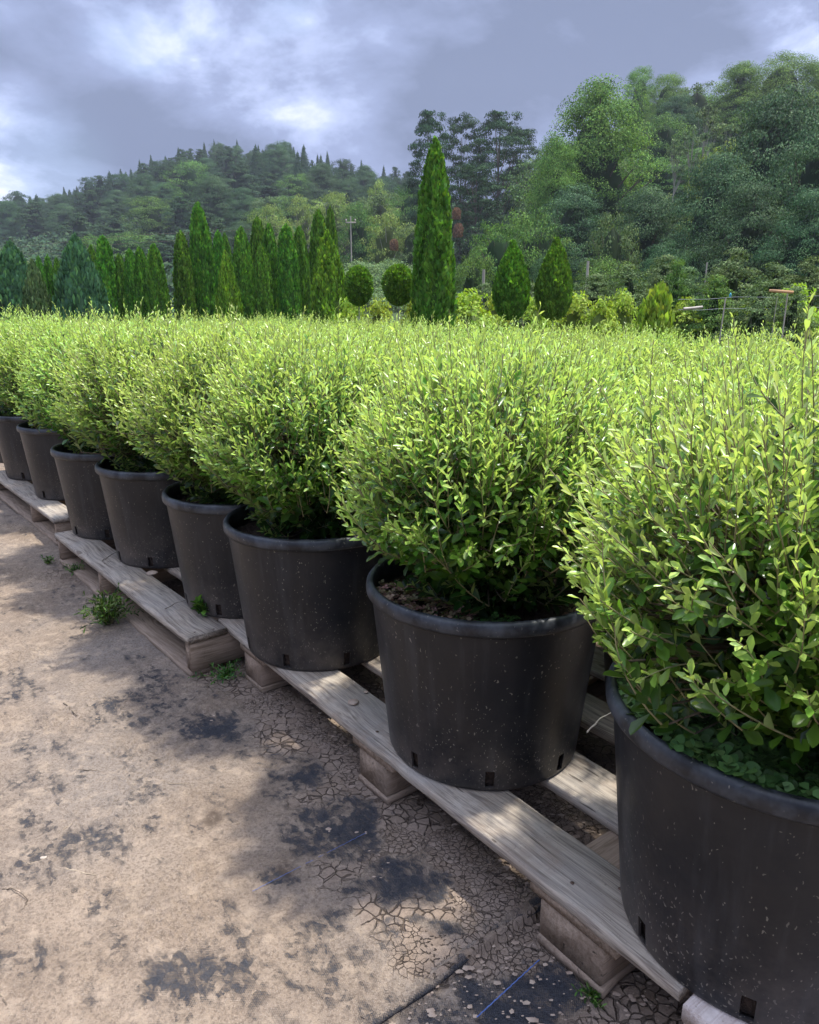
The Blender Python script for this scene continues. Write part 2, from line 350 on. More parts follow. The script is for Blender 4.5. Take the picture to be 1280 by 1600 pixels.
    h = t.math('ADD', t.math('MULTIPLY', n2, .45), t.math('ADD', t.math('MULTIPLY', n3, .45), t.math('MULTIPLY', n4, .18)))
    h = t.math('SUBTRACT', h, t.math('MULTIPLY', k, .28))
    h = t.math('ADD', h, t.math('MULTIPLY', t.math('MULTIPLY', wv, k), .05))
    h = t.math('ADD', t.math('MULTIPLY', h, t.math('SUBTRACT', 1, t.math('MULTIPLY', vis, .5))), t.math('SUBTRACT', t.math('MULTIPLY', t.math('MULTIPLY', cid, vis), .35), t.math('MULTIPLY', crk, .9)))
    bsdf(t, out, col, .93, .12, bump(t, h, 1.0, .014)); return m
M['ground'] = groundmat()
M['hill'] = simple('hill_ground', (.02, .035, .012), (.06, .09, .03), .15, .95, .5, .5)

# ------------------------------------------------------------------ ground
PA0 = gnd(340, 967, .14); PA1 = gnd(965, 1470, .14)
AV = (PA1-PA0)/np.linalg.norm(PA1-PA0); NV = np.array((-AV[1], AV[0]))
def ground():
    def axis(lo, hi, step, far_lo, far_hi):
        a = np.arange(lo, hi, step); g1 = hi+np.cumsum(step*1.22**np.arange(1, 60)); g0 = lo-np.cumsum(step*1.22**np.arange(1, 60))
        g1 = g1[g1 < far_hi]; g0 = g0[g0 > far_lo]
        return np.concatenate([[far_lo], g0[::-1], a, g1, [far_hi]])
    xs = axis(-2.3, .95, .0055, -700, 700); ys = axis(.6, 3.6, .0055, -60, 900)
    X, Y = np.meshgrid(xs, ys); nx, ny = len(xs), len(ys)
    dx, dy = X-PA0[0], Y-PA0[1]; S = dx*AV[0]+dy*AV[1]; N = dx*NV[0]+dy*NV[1]
    near = ((X > -2.4) & (X < 1.1) & (Y > .5) & (Y < 3.8)).astype(float)
    wx = X+.05*(fbm(X*9, Y*9, 3, 5)-.5)*2; wy = Y+.05*(fbm(X*9, Y*9, 3, 9)-.5)*2
    dark = np.zeros_like(X); wet = np.zeros_like(X)
    for (px, py, rx, ry, s) in ((640, 1388, 75, 55, 1.15), (675, 1452, 95, 16, .8), (818, 1560, 105, 75, 1.35), (730, 1620, 70, 30, 1.0), (540, 1300, 60, 60, 1.0), (475, 1300, 55, 45, .75), (440, 1375, 50, 22, .8),
                                (460, 1215, 55, 30, .8), (400, 1180, 60, 20, .3), (310, 1138, 75, 22, 1.0), (250, 1080, 40, 55, .6), (190, 1120, 60, 30, .6), (255, 1530, 110, 65, .75), (150, 1320, 90, 60, .42), (560, 1490, 130, 60, .48),
                                (70, 1230, 110, 30, .4), (240, 1300, 60, 40, .3), (20, 1085, 50, 40, .5), (430, 1560, 150, 40, .55), (30, 1160, 60, 25, .35), (100, 1520, 50, 40, .25), (100, 930, 60, 12, .2), (340, 1460, 60, 30, .3)):
        c = gnd(px, py); ax = gnd(px+rx, py)-c; ay = (gnd(px, py-ry)-gnd(px, py+ry))/2
        Mi = np.linalg.inv(np.array([ax, ay]).T)
        u = Mi[0, 0]*(wx-c[0])+Mi[0, 1]*(wy-c[1]); v = Mi[1, 0]*(wx-c[0])+Mi[1, 1]*(wy-c[1])
        d = np.sqrt(u*u+v*v)+.9*(fbm(X*16+px, Y*16, 4, 66)-.5); dark = np.maximum(dark, s*(1-sstep(d, .4, 1.3)))
    soft = sstep(fbm(X*2.1+Y*.6, Y*3.4, 5, 91), .48, .72)*.30*near; dark = np.maximum(dark*(.72+.5*fbm(X*11, Y*11, 4, 55)), soft)
    for (px, py, rx, ry) in ((328, 1285, 22, 17), (455, 1360, 22, 14)):
        c = gnd(px, py); ax = gnd(px+rx, py)-c; ay = (gnd(px, py-ry)-gnd(px, py+ry))/2; Mi = np.linalg.inv(np.array([ax, ay]).T)
        u = Mi[0, 0]*(wx-c[0])+Mi[0, 1]*(wy-c[1]); v = Mi[1, 0]*(wx-c[0])+Mi[1, 1]*(wy-c[1])
        wet = np.maximum(wet, .8*(1-sstep(np.sqrt(u*u+v*v), .5, 1.15)))
    # cracked clay beside and under the pallets
    mud = sstep(N+.16*(fbm(X*4, Y*4, 3, 2)-.5)*2, -.30, -.06)*near
    mud = mud*(1-.9*np.clip(dark, 0, 1)); mud = mud*(.65+.7*fbm(X*5, Y*5, 3, 101))
    def voro(sc, seed):
        gx, gy = (X+.02*fbm(X*14, Y*14, 2, 31))*sc, (Y+.02*fbm(X*14, Y*14, 2, 37))*sc; ix, iy = np.floor(gx), np.floor(gy)
        f1 = np.full(X.shape, 9.); f2 = np.full(X.shape, 9.); idc = np.zeros(X.shape)
        for a in (-1, 0, 1):
            for b in (-1, 0, 1):
                px_, py_ = ix+a+.1+.8*hash2(ix+a, iy+b, seed), iy+b+.1+.8*hash2(ix+a, iy+b, seed+7)
                d = np.hypot(gx-px_, gy-py_); hid = hash2(ix+a, iy+b, seed+13)
                m = d < f1; f2 = np.where(m, f1, np.minimum(f2, d)); idc = np.where(m, hid, idc); f1 = np.where(m, d, f1)
        return f2-f1, idc, f1
    big = sstep(fbm(X*3, Y*3, 2, 21), .42, .58)
    tcx = gnd(690, 1290)
    crackamt = mud
    z = .010*(fbm(X*2.2, Y*2.2, 3, 1)-.5)+.006*(fbm(X*14, Y*14, 3, 4)-.5)*near*(1-.7*mud)+.0035*(fbm(X*60, Y*60, 3, 8)-.5)*near*(1-.8*mud)
    # weed mat laid over the clay: raised hem, clay banked against the pallet
    p0 = gnd(600, 1600); p1 = gnd(760, 1480); p2 = gnd(880, 1405)
    hd = (p2-p0)/np.linalg.norm(p2-p0); hn = np.array((-hd[1], hd[0]))
    q = (X-p0[0])*hn[0]+(Y-p0[1])*hn[1]+.008*(fbm(X*6, Y*6, 2, 44)-.5)
    al = (X-p0[0])*hd[0]+(Y-p0[1])*hd[1]
    inr = sstep(al, -1, -.8)*(1-sstep(al, .36, .40))*near
    z += (.010*sstep(q, -.004, .003)+.006*np.exp(-((q-.006)/.008)**2))*inr*(1-.0*q)
    hem = np.exp(-((q-.004)/.005)**2)*inr
    z += mud*.003+.004*mud*(fbm(X*22, Y*22, 2, 71)-.5)
    z -= .004*sstep(N, -.05, .1)*near
    crumb = sstep(fbm(X*5+3, Y*5, 3, 77), .5, .64)*near*(1-mud)*(1-np.clip(dark*1.2, 0, 1))
    ec, idd, _ = voro(120, 23)
    z += crumb*.0055*(idd > .55)*sstep(ec, 0, .25)
    dark = dark*(1-hem*.3)
    dark[near < .5] = .15
    green = sstep(Y+.15*X, 5.5, 7.5)+sstep(N, 3.4, 4)*.8; green = np.clip(green, 0, 1)
    V = np.stack([X, Y, z], -1).reshape(-1, 3)
    i = np.arange(ny-1)[:, None]*nx+np.arange(nx-1)[None]
    F = np.stack([i, i+1, i+nx+1, i+nx], -1).reshape(-1, 4)
    o = mk('ground', V, F, M['ground'], attrs={'dark': dark.ravel(), 'mud': mud.ravel(), 'green': green.ravel(), 'wet': wet.ravel()}, smooth=True)
    tag(o, kind='structure')
ground()

def hem():
    px = [(585, 1612), (600, 1600), (680, 1548), (760, 1483), (815, 1446), (872, 1413), (890, 1400)]
    P = np.array([(*gnd(a, b), 0) for a, b in px]); q = np.linspace(0, len(P)-1, 160); P = np.stack([np.interp(q, range(len(P)), P[:, k]) for k in range(3)], -1)
    P[:, :2] += (NV*.010)[None]*(fbm(q*1.4, q*0, 3, 3)-.5)[:, None]; d = norm(np.gradient(P, axis=0)); nn = np.c_[-d[:, 1], d[:, 0], 0*d[:, 0]]
    prof = [(.060, .0035), (.030, .010), (.012, .015), (.003, .0155), (-.002, .011), (-.001, .006), (.004, .003), (.012, .001)]
    V = np.stack([P+nn*(a*(1+.3*(fbm(q*2, q*0+a*50, 2, 5)-.5))[:, None])+np.array([0, 0, 1])*((b+.006*(fbm(q*1.1, q*0, 3, 9)-.5)*(b > .004))[:, None]) for a, b in prof], 1)
    K = len(prof); i = np.arange(len(P)-1)[:, None]*K+np.arange(K-1)[None]; F = np.stack([i, i+K, i+K+1, i+1], -1).reshape(-1, 4)
    m_ = V.reshape(-1, 3); o = mk('groundsheet_hem', m_, F, M['ground'], smooth=True, attrs={'dark': np.tile([.15, .2, .35, .55, .95, 1.1, 1.2, 1.2], len(P)), 'mud': np.tile([.5, .4, .2, 0, 0, 0, 0, 0], len(P)), 'green': np.zeros(len(m_)), 'wet': np.zeros(len(m_))})
    tag(o, 'raised folded hem of the dusty groundsheet running diagonally to the near pallet', 'groundsheet hem')
hem()
# blue marker threads woven into the sheet
rs = np.random.RandomState(5)
def thread(name, a, b, label, rad=.0011):
    n = 60; s = np.linspace(0, 1, n)[:, None]; p = a*(1-s)+b*s
    z = np.full(n, .0)
    P = np.c_[p, z]; P[:, 0] += .0004*np.sin(np.arange(n)*1.1); P[:, 2] = .0105+.0003*np.sin(np.arange(n)*2.)
    V, F = tubes(P[None], rad, 5)
    tag(mk(name, V, F, M['bluethread']), label, 'marker thread')
thread('marker_thread', gnd(745, 1598), gnd(842, 1508), 'bright blue marker thread across the dark bare mat below the folded hem', .0010)
thread('marker_thread', gnd(395, 1400), gnd(572, 1308), 'faint dusty blue marker thread crossing the dark patches left of the pallet', .00045)

# ------------------------------------------------------------------ pallets
def board(name, parent, L, W, H, loc, mat, rz=0, seed=0, nx=24, warp=.0018):
    """a sawn board, length along its own x, edges slightly worn and wavy; its own mesh"""
    r = np.random.RandomState(seed)
    c = .003; ring = [(0+c, 0), (W-c, 0), (W, c), (W, H-c), (W-c, H), (W*.5, H), (0+c, H), (0, H-c), (0, c)]
    ring = np.array(ring); K = len(ring); xs = np.linspace(0, L, nx)
    V = np.zeros((nx, K, 3)); V[:, :, 0] = xs[:, None]; V[:, :, 1:] = ring[None]
    wv = np.cumsum(r.randn(nx))*.0004; wv -= np.linspace(wv[0], wv[-1], nx)
    V[:, :, 2] += wv[:, None]; V[:, 6:, 1] += (r.randn(nx)*warp*.6)[:, None]; V[:, 2:4, 1] += (r.randn(nx)*warp*.5)[:, None]
    V[:, 4:7, 2] += r.randn(nx, 3)*warp*.25
    V[0, :, 0] += r.rand(K)*.003; V[-1, :, 0] -= r.rand(K)*.003
    i = np.arange(nx-1)[:, None]*K; a = np.arange(K); b = (a+1) % K
    F = np.stack([i+a, i+K+a, i+K+b, i+b], -1).reshape(-1, 4)
    o = mk(name, V, [F, np.arange(K)[None, :], (np.arange(K)[::-1]+(nx-1)*K)[None]], mat, parent)
    o.location = loc; o.rotation_euler = (0, 0, rz)
    return o
def pallet(loc, ang, label, L, Wd, boards, blocks, cross, stringers=False, top='wood', low='browntimber', z_low=True, zt=.14, seed=0):
    t = empty('wooden_pallet', (loc[0], loc[1], zt-.14), ang)
    tag(t, label, 'pallet', 'wooden pallets under the pots')
    k = seed
    for (y, wd) in boards:
        k += 1; db = board('deck_board', t, L, wd, .021, (0, y, .119), M[top], seed=k)
        if y < .1:
            for bx, bw in blocks:
                for fx, fy in ((.3, .28), (.72, .70)):
                    nv, nf = lathe([(.0001, .0012), (.0028, .0009), (.0036, 0)], 8); nl_ = mk('nail', nv, nf[:, ::-1], M['nail'], db); nl_.location = (bx+bw*fx, wd*fy, .0212)
    if stringers:
        for x, wd in blocks:
            k += 1; board('bearer', t, Wd-.02, wd, .0905, (x+wd, .008, .0275), M[low], D2R(90), seed=k)
        for y, wd in cross:
            k += 1; board('bottom_board', t, L-.02, wd, .018, (.01, y, .008), M[low], seed=k)
    else:
        for x, wd in blocks:
            k += 1; cr = board('cross_board', t, Wd-.01, wd+.05, .019, (x+wd+.025, .004, .0985), M[low], D2R(90), seed=k)
            for y in (.006, Wd*.5-.05, Wd-.11):
                k += 1; board('block', t, .1, wd, .071, (x+wd, y, .026), M[low], D2R(90), seed=k, nx=4)
            k += 1; board('bottom_board', t, Wd-.01, wd+.006, .017, (x+wd+.003, .004, .0075), M[low], D2R(90), seed=k)
    return t
angA = math.atan2(AV[1], AV[0])
bb = ((0, .124), (.208, .124), (.44, .11), (.66, .12), (.88, .12))
pallet(PA0, angA, 'weathered grey pallet on blocks under the two large pots at the right, nearest the viewer', 1.60, 1.0,
       bb, ((.175, .105), (.785, .105), (1.34, .13)), None, seed=10)
PB0 = gnd(84, 833, .14); PB1 = gnd(293, 998, .14); bv = (PB1-PB0)
pallet(PB0, math.atan2(bv[1], bv[0]), 'middle pallet with solid side bearers and clay on its lower boards beside the weeds', float(np.linalg.norm(bv)), 1.0,
       ((0, .125), (.20, .12), (.44, .11), (.66, .12), (.87, .12)), ((0.005, .035), (.55, .035), (float(np.linalg.norm(bv))-.04, .035)), ((.004, .10), (.45, .10), (.88, .1)), True, seed=50)
PC1 = gnd(84, 812, .14); cv = PC1-gnd(0, 750, .14); cv /= np.linalg.norm(cv); PC0 = PC1-cv*1.42
pallet(PC0, math.atan2(cv[1], cv[0]), 'far pallet at the left edge of the picture, dusty boards under the smallest looking pots', 1.42, 1.0,
       ((0, .12), (.20, .12), (.44, .11), (.66, .12), (.87, .12)), ((0.005, .035), (.93, .035), (1.38, .035)), ((.004, .10), (.45, .10), (.88, .1)), True, seed=80)
# bleached pallet whose deck boards point at the path, bottom right
PD = PA0+AV*1.612+NV*(-.012)
tD = empty('wooden_pallet', (PD[0], PD[1], 0), angA)
tag(tD, 'bleached pallet with short pinkish white board ends at the bottom right corner', 'pallet', 'wooden pallets under the pots')
for k, x in enumerate((.0, .073, .146, .30, .45)):
    board('deck_board', tD, 1.0, .066, .03, (x+.066, .0, .109), M['palewood'], D2R(90), seed=200+k)
for k, x in enumerate((.002, .30)):
    board('bearer', tD, .98, .068, .098, (x+.066, .006, .0105), M['palewood'], D2R(90), seed=220+k)

# ------------------------------------------------------------------ potted shrubs
def pot_mesh():
    n = 144
    outer = [(.200, .0), (.204, .006), (.2046, .010), (.2082, .047), (.2128, .09), (.2180, .14), (.2285, .24), (.2385, .334), (.2388, .340), (.2405, .342),
             (.2475, .343), (.2500, .347), (.2508, .355), (.2495, .364), (.2455, .370), (.2400, .3715), (.2355, .368), (.2340, .360), (.2325, .33), (.2310, .30)]
    V, F = lathe(outer, n)
    F = F.reshape(len(outer)-1, n, 4)
    keep = np.ones(F.shape[:2], bool)
    slots = []
    for k in range(8):
        a0 = int(k*n/8)+4; keep[2, a0:a0+2] = False; slots.append(a0)
    V2 = V.copy(); V2[:, :2] *= (1-.004/.21)
    parts = [(V, F[keep].reshape(-1, 4))]
    # slot reveals: thickness faces in towards the soil
    inn = lathe([(.196, .004), (.2000, .010), (.2037, .047), (.2085, .09), (.226, .30)], n)
    Fi = inn[1].reshape(4, n, 4)[..., ::-1]; ki = np.ones(Fi.shape[:2], bool)
    for a0 in slots: ki[1, a0:a0+2] = False
    parts.append((inn[0], Fi[ki].reshape(-1, 4)))
    r = []
    for a0 in slots:
        for (ra, rb, ia, ib) in (((2, a0), (3, a0), (1, a0), (2, a0)), ((3, a0+2), (2, a0+2), (2, a0+2), (1, a0+2))):
            q = [V[ra[0]*n+ra[1] % n], V[rb[0]*n+rb[1] % n], inn[0][ia[0+0]*n+ia[1] % n] if False else inn[0][ib[0]*n+ib[1] % n], inn[0][ia[0]*n+ia[1] % n]]
            r.append(q)
        for c in range(2):
            for j, i in ((2, 1), (3, 2)):
                r.append([V[j*n+(a0+c) % n], V[j*n+(a0+c+1) % n], inn[0][i*n+(a0+c+1) % n], inn[0][i*n+(a0+c) % n]])
    r = np.array(r); parts.append((r.reshape(-1, 3), np.arange(len(r)*4).reshape(-1, 4)))
    Vb, Fb = lathe([(.001, .004), (.2, .0)], n); parts.append((Vb, Fb[:, ::-1]))
    return joinVF(parts)
def soil_mesh(seed):
    r = np.random.RandomState(seed); n = 72; rr = np.linspace(0.003, .2315, 26)
    prof = [(x, 0) for x in rr]; V, F = lathe(prof, n)
    V[:, 2] = .318+.022*(fbm(V[:, 0]*14+seed, V[:, 1]*14, 3, seed)-.5)+.012*(fbm(V[:, 0]*70+seed, V[:, 1]*70, 3, seed)-.5)
    edge = np.hypot(V[:, 0], V[:, 1]) > .23; V[edge, 2] = .318
    # side of the root ball, seen through the slots
    Vs, Fs = lathe([(.2315, .318), (.222, .25), (.200, .06), (.193, .006)], n)
    # crumbs of bark and perlite
    m = 900; a = r.rand(m)*6.283; q = np.sqrt(r.rand(m))*.225; P = np.c_[q*np.cos(a), q*np.sin(a), .318+.006*r.rand(m)+.022*(fbm(q*np.cos(a)*14+seed, q*np.sin(a)*14, 3, seed)-.5)]
    Vc, Fc = scatter(P, norm(r.randn(m, 3)), norm(r.randn(m, 3)), .004+.010*r.rand(m), .003+.006*r.rand(m), QUAD, QF)
    return joinVF([(V, F), (Vs, Fs[:, ::-1]), (Vc, Fc)])

def shrub(seed, ns=860, R=.335, H=.50):
    """foliage and stems in local coordinates, z = 0 at the soil"""
    r = np.random.RandomState(seed)
    n = ns
    az = r.rand(n)*2*np.pi; s = r.rand(n)
    el = np.arcsin(np.clip(-.42+1.42*s**.85, -1, 1))       # more at the top
    lump = 1+.09*np.sin(az*3+seed)+.07*np.sin(az*7+el*5+seed*2)+.05*r.randn(n)
    depth = np.where(r.rand(n) < .68, 1-.10*r.rand(n), 1-.15-.45*r.rand(n))
    ce, se = np.cos(el), np.sin(el)
    rad = R*np.abs(ce)**.75*lump*depth*np.where(se < 0, 1+.5*se, 1); zc = .22
    tz = zc+np.where(se > 0, (H-zc)*se**.8*(1+.09*r.randn(n)+.07*np.sin(az*3+seed*2+el*3)), .19*se)*depth
    tip = np.c_[rad*np.cos(az), rad*np.sin(az), np.maximum(tz, .025)]
    sk = np.arange(n) < int(.15*n); q_ = r.rand(n)     # short leafy shoots low down round the stems
    rs_ = R*(.22+.38*q_); tip[sk] = np.c_[rs_*np.cos(az), rs_*np.sin(az), .03+.15*r.rand(n)][sk]; depth = np.where(sk, .75, depth); el = np.where(sk, -.3, el); se = np.sin(el)
    out = np.c_[np.cos(az), np.sin(az), 0*az]
    sprig = r.rand(n) < .13*np.clip(se*2, 0, 1); long = sprig & (depth > .85)
    d = norm(out*(ce*.9)[:, None]+np.c_[0*az, 0*az, .75+se*.9]+r.randn(n, 3)*.24)
    low = se < -.05
    d[low] = norm(out[low]*1.0+np.c_[0*az[low], 0*az[low], .25+.5*r.rand(low.sum())]+r.randn(low.sum(), 3)*.25)
    ell = .11+.07*r.rand(n); ell[sk] = .08+.05*r.rand(sk.sum()); ell[long] += .05; tip[long] += (d[long]*.4+np.array([0, 0, .6]))*(.02+.085*r.rand(long.sum())**1.6)[:, None]
    start = tip-d*ell[:, None]-out*.035*r.rand(n)[:, None]; start[:, 2] = np.maximum(start[:, 2], .01)
    mid = (start+tip)/2+out*.012+r.randn(n, 3)*.007
    T = np.linspace(0, 1, 7)[None, :, None]
    Pl = start[:, None]*(1-T)**2+mid[:, None]*2*T*(1-T)+tip[:, None]*T**2
    # leaves
    K = 17
    tt = np.linspace(.02, 1, K)[None]+r.randn(n, K)*.012; tt = np.clip(tt, 0, 1); T3 = tt[..., None]
    P = start[:, None]*(1-T3)**2+mid[:, None]*2*T3*(1-T3)+tip[:, None]*T3**2
    ax = norm(2*(1-T3)*(mid-start)[:, None]+2*T3*(tip-mid)[:, None])
    ph = np.arange(K)[None]*2.399+r.rand(n, 1)*6.28+r.randn(n, K)*.25
    u = norm(np.cross(ax, np.array([.3, .2, 1.]))); v = np.cross(ax, u)
    side = u*np.cos(ph)[..., None]+v*np.sin(ph)[..., None]
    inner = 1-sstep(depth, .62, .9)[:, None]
    opn = (1.05-.62*tt)*(1+.25*r.randn(n, K)); opn = np.clip(opn, .18, 1.5)[..., None]
    Y = norm(ax*np.cos(opn)+side*np.sin(opn)+r.randn(n, K, 3)*.08+np.array([0, 0, -.06]))
    Nn = norm(ax-Y*(ax*Y).sum(-1, keepdims=True)+np.array([0, 0, .35])+r.randn(n, K, 3)*.15)
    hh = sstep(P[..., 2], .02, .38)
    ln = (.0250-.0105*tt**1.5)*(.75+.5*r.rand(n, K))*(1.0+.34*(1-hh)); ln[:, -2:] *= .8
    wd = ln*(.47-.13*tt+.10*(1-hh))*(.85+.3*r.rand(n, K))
    tint = .08+.62*sstep(tt, .10, .9)*(.32+.68*hh)+.40*hh*(.25+.75*tt)-.45*inner+.07*r.randn(n, K)  # pale young tips, dark old leaves, plus shade painted low and inside the crown
    # tone differs from shoot to shoot: some are young and pale throughout
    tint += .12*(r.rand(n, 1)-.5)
    fl = lambda a: a.reshape(-1, *a.shape[2:])
    keepm = (fl(P)[:, 2] > .004) & (r.rand(n*K) > .06)
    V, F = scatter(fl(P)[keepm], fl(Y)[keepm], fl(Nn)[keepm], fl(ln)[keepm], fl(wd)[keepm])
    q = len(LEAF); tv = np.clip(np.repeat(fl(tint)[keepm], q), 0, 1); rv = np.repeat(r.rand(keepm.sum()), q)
    # stems: shoots (green brown) and the branches that carry them
    Vs, Fs = tubes(Pl, np.linspace(.0012, .0005, 7)[None]*(.8+.4*r.rand(n, 1)), 4)
    nl = 16; la = np.arange(nl)*2*np.pi/nl*1.618+r.rand(nl); lr = R*(.15+.40*r.rand(nl)); lz = .12+.24*r.rand(nl)
    lend = np.c_[lr*np.cos(la), lr*np.sin(la), lz]; b0 = np.c_[.02*np.cos(la), .02*np.sin(la), 0*la-.01]
    lm = b0*.6+lend*.4+np.array([0, 0, .05])
    TL = np.linspace(0, 1, 7)[None, :, None]
    LP = b0[:, None]*(1-TL)**2+lm[:, None]*2*TL*(1-TL)+lend[:, None]*TL**2
    Vl, Fl = tubes(LP, np.linspace(.0075, .003, 7)[None], 6)
    nodes = LP[:, 2:].reshape(-1, 3); dd = ((start[:, None]-nodes[None])**2).sum(-1)+np.maximum(nodes[None, :, 2]-start[:, None, 2], 0)*.5
    nb = nodes[dd.argmin(1)]
    TB = np.linspace(0, 1, 4)[None, :, None]; mm = (nb+start)/2+np.c_[0*az, 0*az, .0*az-.01]
    BP = nb[:, None]*(1-TB)**2+mm[:, None]*2*TB*(1-TB)+start[:, None]*TB**2
    Vb, Fb = tubes(BP, np.linspace(.0024, .0014, 4)[None], 4)
    st = joinVF([(Vs, Fs), (Vb, Fb), (Vl, Fl)])
    fm = np.concatenate([np.zeros(len(Fs)), np.ones(len(Fb)+len(Fl))])
    return (V, F, tv, rv), st, fm

proto = []
def make_shrub(seed, ns):
    t = empty('potted_shrub')
    V, F = pot_mesh() if not proto else (None, None)
    if not proto: mk('pot', V, F, M['pot'], t, smooth=True)
    else:
        pp = [c for c in proto[0].children if c.name.startswith('pot')][0].copy(); C.objects.link(pp); pp.parent = t
    V, F = soil_mesh(seed); mk('soil', V, F, M['soil'], t)
    (V, F, tv, rv), st, fm = shrub(seed, ns)
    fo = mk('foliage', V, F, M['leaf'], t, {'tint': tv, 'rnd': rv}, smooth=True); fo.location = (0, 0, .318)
    so = mk('stems', st[0], st[1], None, t, mats=[M['twig'], M['oldtwig']], fmat=fm, smooth=True); so.location = (0, 0, .318)
    proto.append(t)
    return t
for k in range(5): make_shrub(11+k*7, 1300)
FR = [(.536, .922), (.160, 1.430), (-.255, 1.927), (-.532, 2.273), (-.934, 2.738), (-1.271, 3.100), (-1.771, 3.786), (-2.177, 4.264), (-2.56, 4.78)]
front_labels = ['large shrub in the nearest black pot, cut by the right edge, clover over its rim',
    'shrub in the fully visible black pot mid pallet, reddish weeds on its soil',
    'shrub in the black pot by the pallet gap, bare dark soil inside the rim',
    'shrub in the black pot with a tiny green seedling at its foot on the deck',
    'shrub in the black pot in the centre of the middle pallet, beside the deck gap',
    'shrub in the black pot at the far end of the middle pallet by the joint',
    'shrub in the black pot at the near end of the far pallet',
    'shrub in the second black pot from the left edge, on the far pallet',
    'shrub in the leftmost black pot, only a sliver of pot inside the picture']
used = set()
def place(i, x, y, rz, label, group, sc=1.0, sz=1.0, z=.1405):
    if i not in used: o = proto[i]; used.add(i)
    else: o = copy_tree(proto[i])
    o.location = (x, y, z); o.rotation_euler = (0, 0, rz); o.scale = (1, 1, 1)
    for c in o.children:
        if c.name.startswith(('foliage', 'stems')): c.scale = (sc, sc, sz)
    tag(o, label, 'potted shrub', group)
    return o
rr = random.Random(4); PI4 = math.pi/4
fs = [(1.0, 1.02), (.97, 1.02), (.98, 1.0), (1.0, 1.04), (1.05, 1.05), (1.0, 1.05), (1.05, 1.02), (1, 1.05), (1, 1.02)]
frontobj = []
for k, (x, y) in enumerate(FR):
    frontobj.append(place(k % 5, x, y, [.058+PI4*6, .543+PI4*1, .244+PI4*5, 1.1, 5.2, 3.0, .9, 2.8, 4.7][k], front_labels[k], 'potted shrubs along the front of the block', fs[k][0], 1.03 if k == 0 else 1.05+.02*k))
# rows behind
RA = np.array((.630, -.776)); RN = np.array((.776, .630))
for row in range(1, 6):
    for k in range(-1, 13):
        p = np.array((.536, .922))-RA*(.61*(k-.3*(row % 2)))+RN*(.60*row)
        p = p+np.array((rr.uniform(-.04, .04), rr.uniform(-.04, .04)))
        dpt = p[1]*.967
        if dpt < .5 or (p[0]-.45)/dpt > .60 or (p[0]+.45)/dpt < -.60: continue
        place(rr.randrange(5), p[0], p[1], rr.uniform(0, 6.28), 'leafy shrub top in row %s of the block, %s' % ('two three four five six'.split()[row-1], 'nearest the right edge' if k < 0 else '%s along from the right' % ('first second third fourth fifth sixth seventh eighth ninth tenth eleventh twelfth thirteenth'.split()[k])),
              'shrubs in the rows behind', rr.uniform(1.0, 1.1), rr.uniform(.98, 1.07)+.018*max(k, 0), z=.10)
# weeds growing in two of the pots
def trefoils(n, posf, seed, s=.010):
    r = np.random.RandomState(seed); P = posf(r, n); n = len(P)
    N = norm(np.c_[r.randn(n)*.35, r.randn(n)*.35, np.ones(n)]); u = norm(np.cross(N, r.randn(n, 3))); v = np.cross(N, u)
    Ps, Ys, Ns = [], [], []
    for k in range(3):
        a = k*2.094; Ps.append(P); Ys.append(u*math.cos(a)+v*math.sin(a)+N*.15); Ns.append(N)
    P3, Y3, N3 = map(np.concatenate, (Ps, Ys, Ns)); L = np.tile(s*(.7+.6*r.rand(n)), 3)
    V, F = scatter(P3, Y3, N3, L, L*1.15)
    tv = np.repeat(np.tile(r.rand(n), 3), len(LEAF)); rv = np.repeat(np.tile(r.rand(n), 3), len(LEAF))
    return V, F, tv, rv
def ring_pos(a0, a1, r0, r1, z0, z1):
    def f(r, n):
        a = r.uniform(a0, a1, n); q = np.sqrt(r.uniform(r0**2, r1**2, n)); return np.c_[q*np.cos(a), q*np.sin(a), z0+(z1-z0)*fbm(q*np.cos(a)*12, q*np.sin(a)*12, 2, 3)+r.rand(n)*.012]
    return f
def weed_in(po, n, f, seed, mat, name, s, label):
    V, F, tv, rv = trefoils(n, f, seed, s)
    w_ = mk(name, V, F, M[mat], po, {'tint': tv, 'rnd': rv}); w_['label'] = label
    w_.matrix_parent_inverse = Matrix.Rotation(-po.rotation_euler.z, 4, 'Z')
weed_in(frontobj[0], 1100, ring_pos(2.5, 5.4, .14, .236, .335, .392), 3, 'clover', 'clover', .013, 'dark green clover filling the front of the nearest pot')
weed_in(frontobj[1], 330, ring_pos(3.0, 4.5, .13, .230, .330, .350), 5, 'redweed', 'low_weed', .008, 'flat reddish weeds on the soil')
weed_in(frontobj[1], 190, ring_pos(3.9, 5.0, .15, .228, .325, .34), 8, 'clover', 'clover', .007, 'small green brown clover inside the rim')
weed_in(frontobj[1], 60, ring_pos(4.8, 5.9, .19, .228, .325, .34), 9, 'redweed', 'low_weed', .007, 'pinkish weeds by the front rim')
weed_in(frontobj[2], 60, ring_pos(2.3, 3.2, .08, .16, .33, .36), 15, 'weedleaf', 'low_weed', .010, 'bright green weed sprouting on the soil')

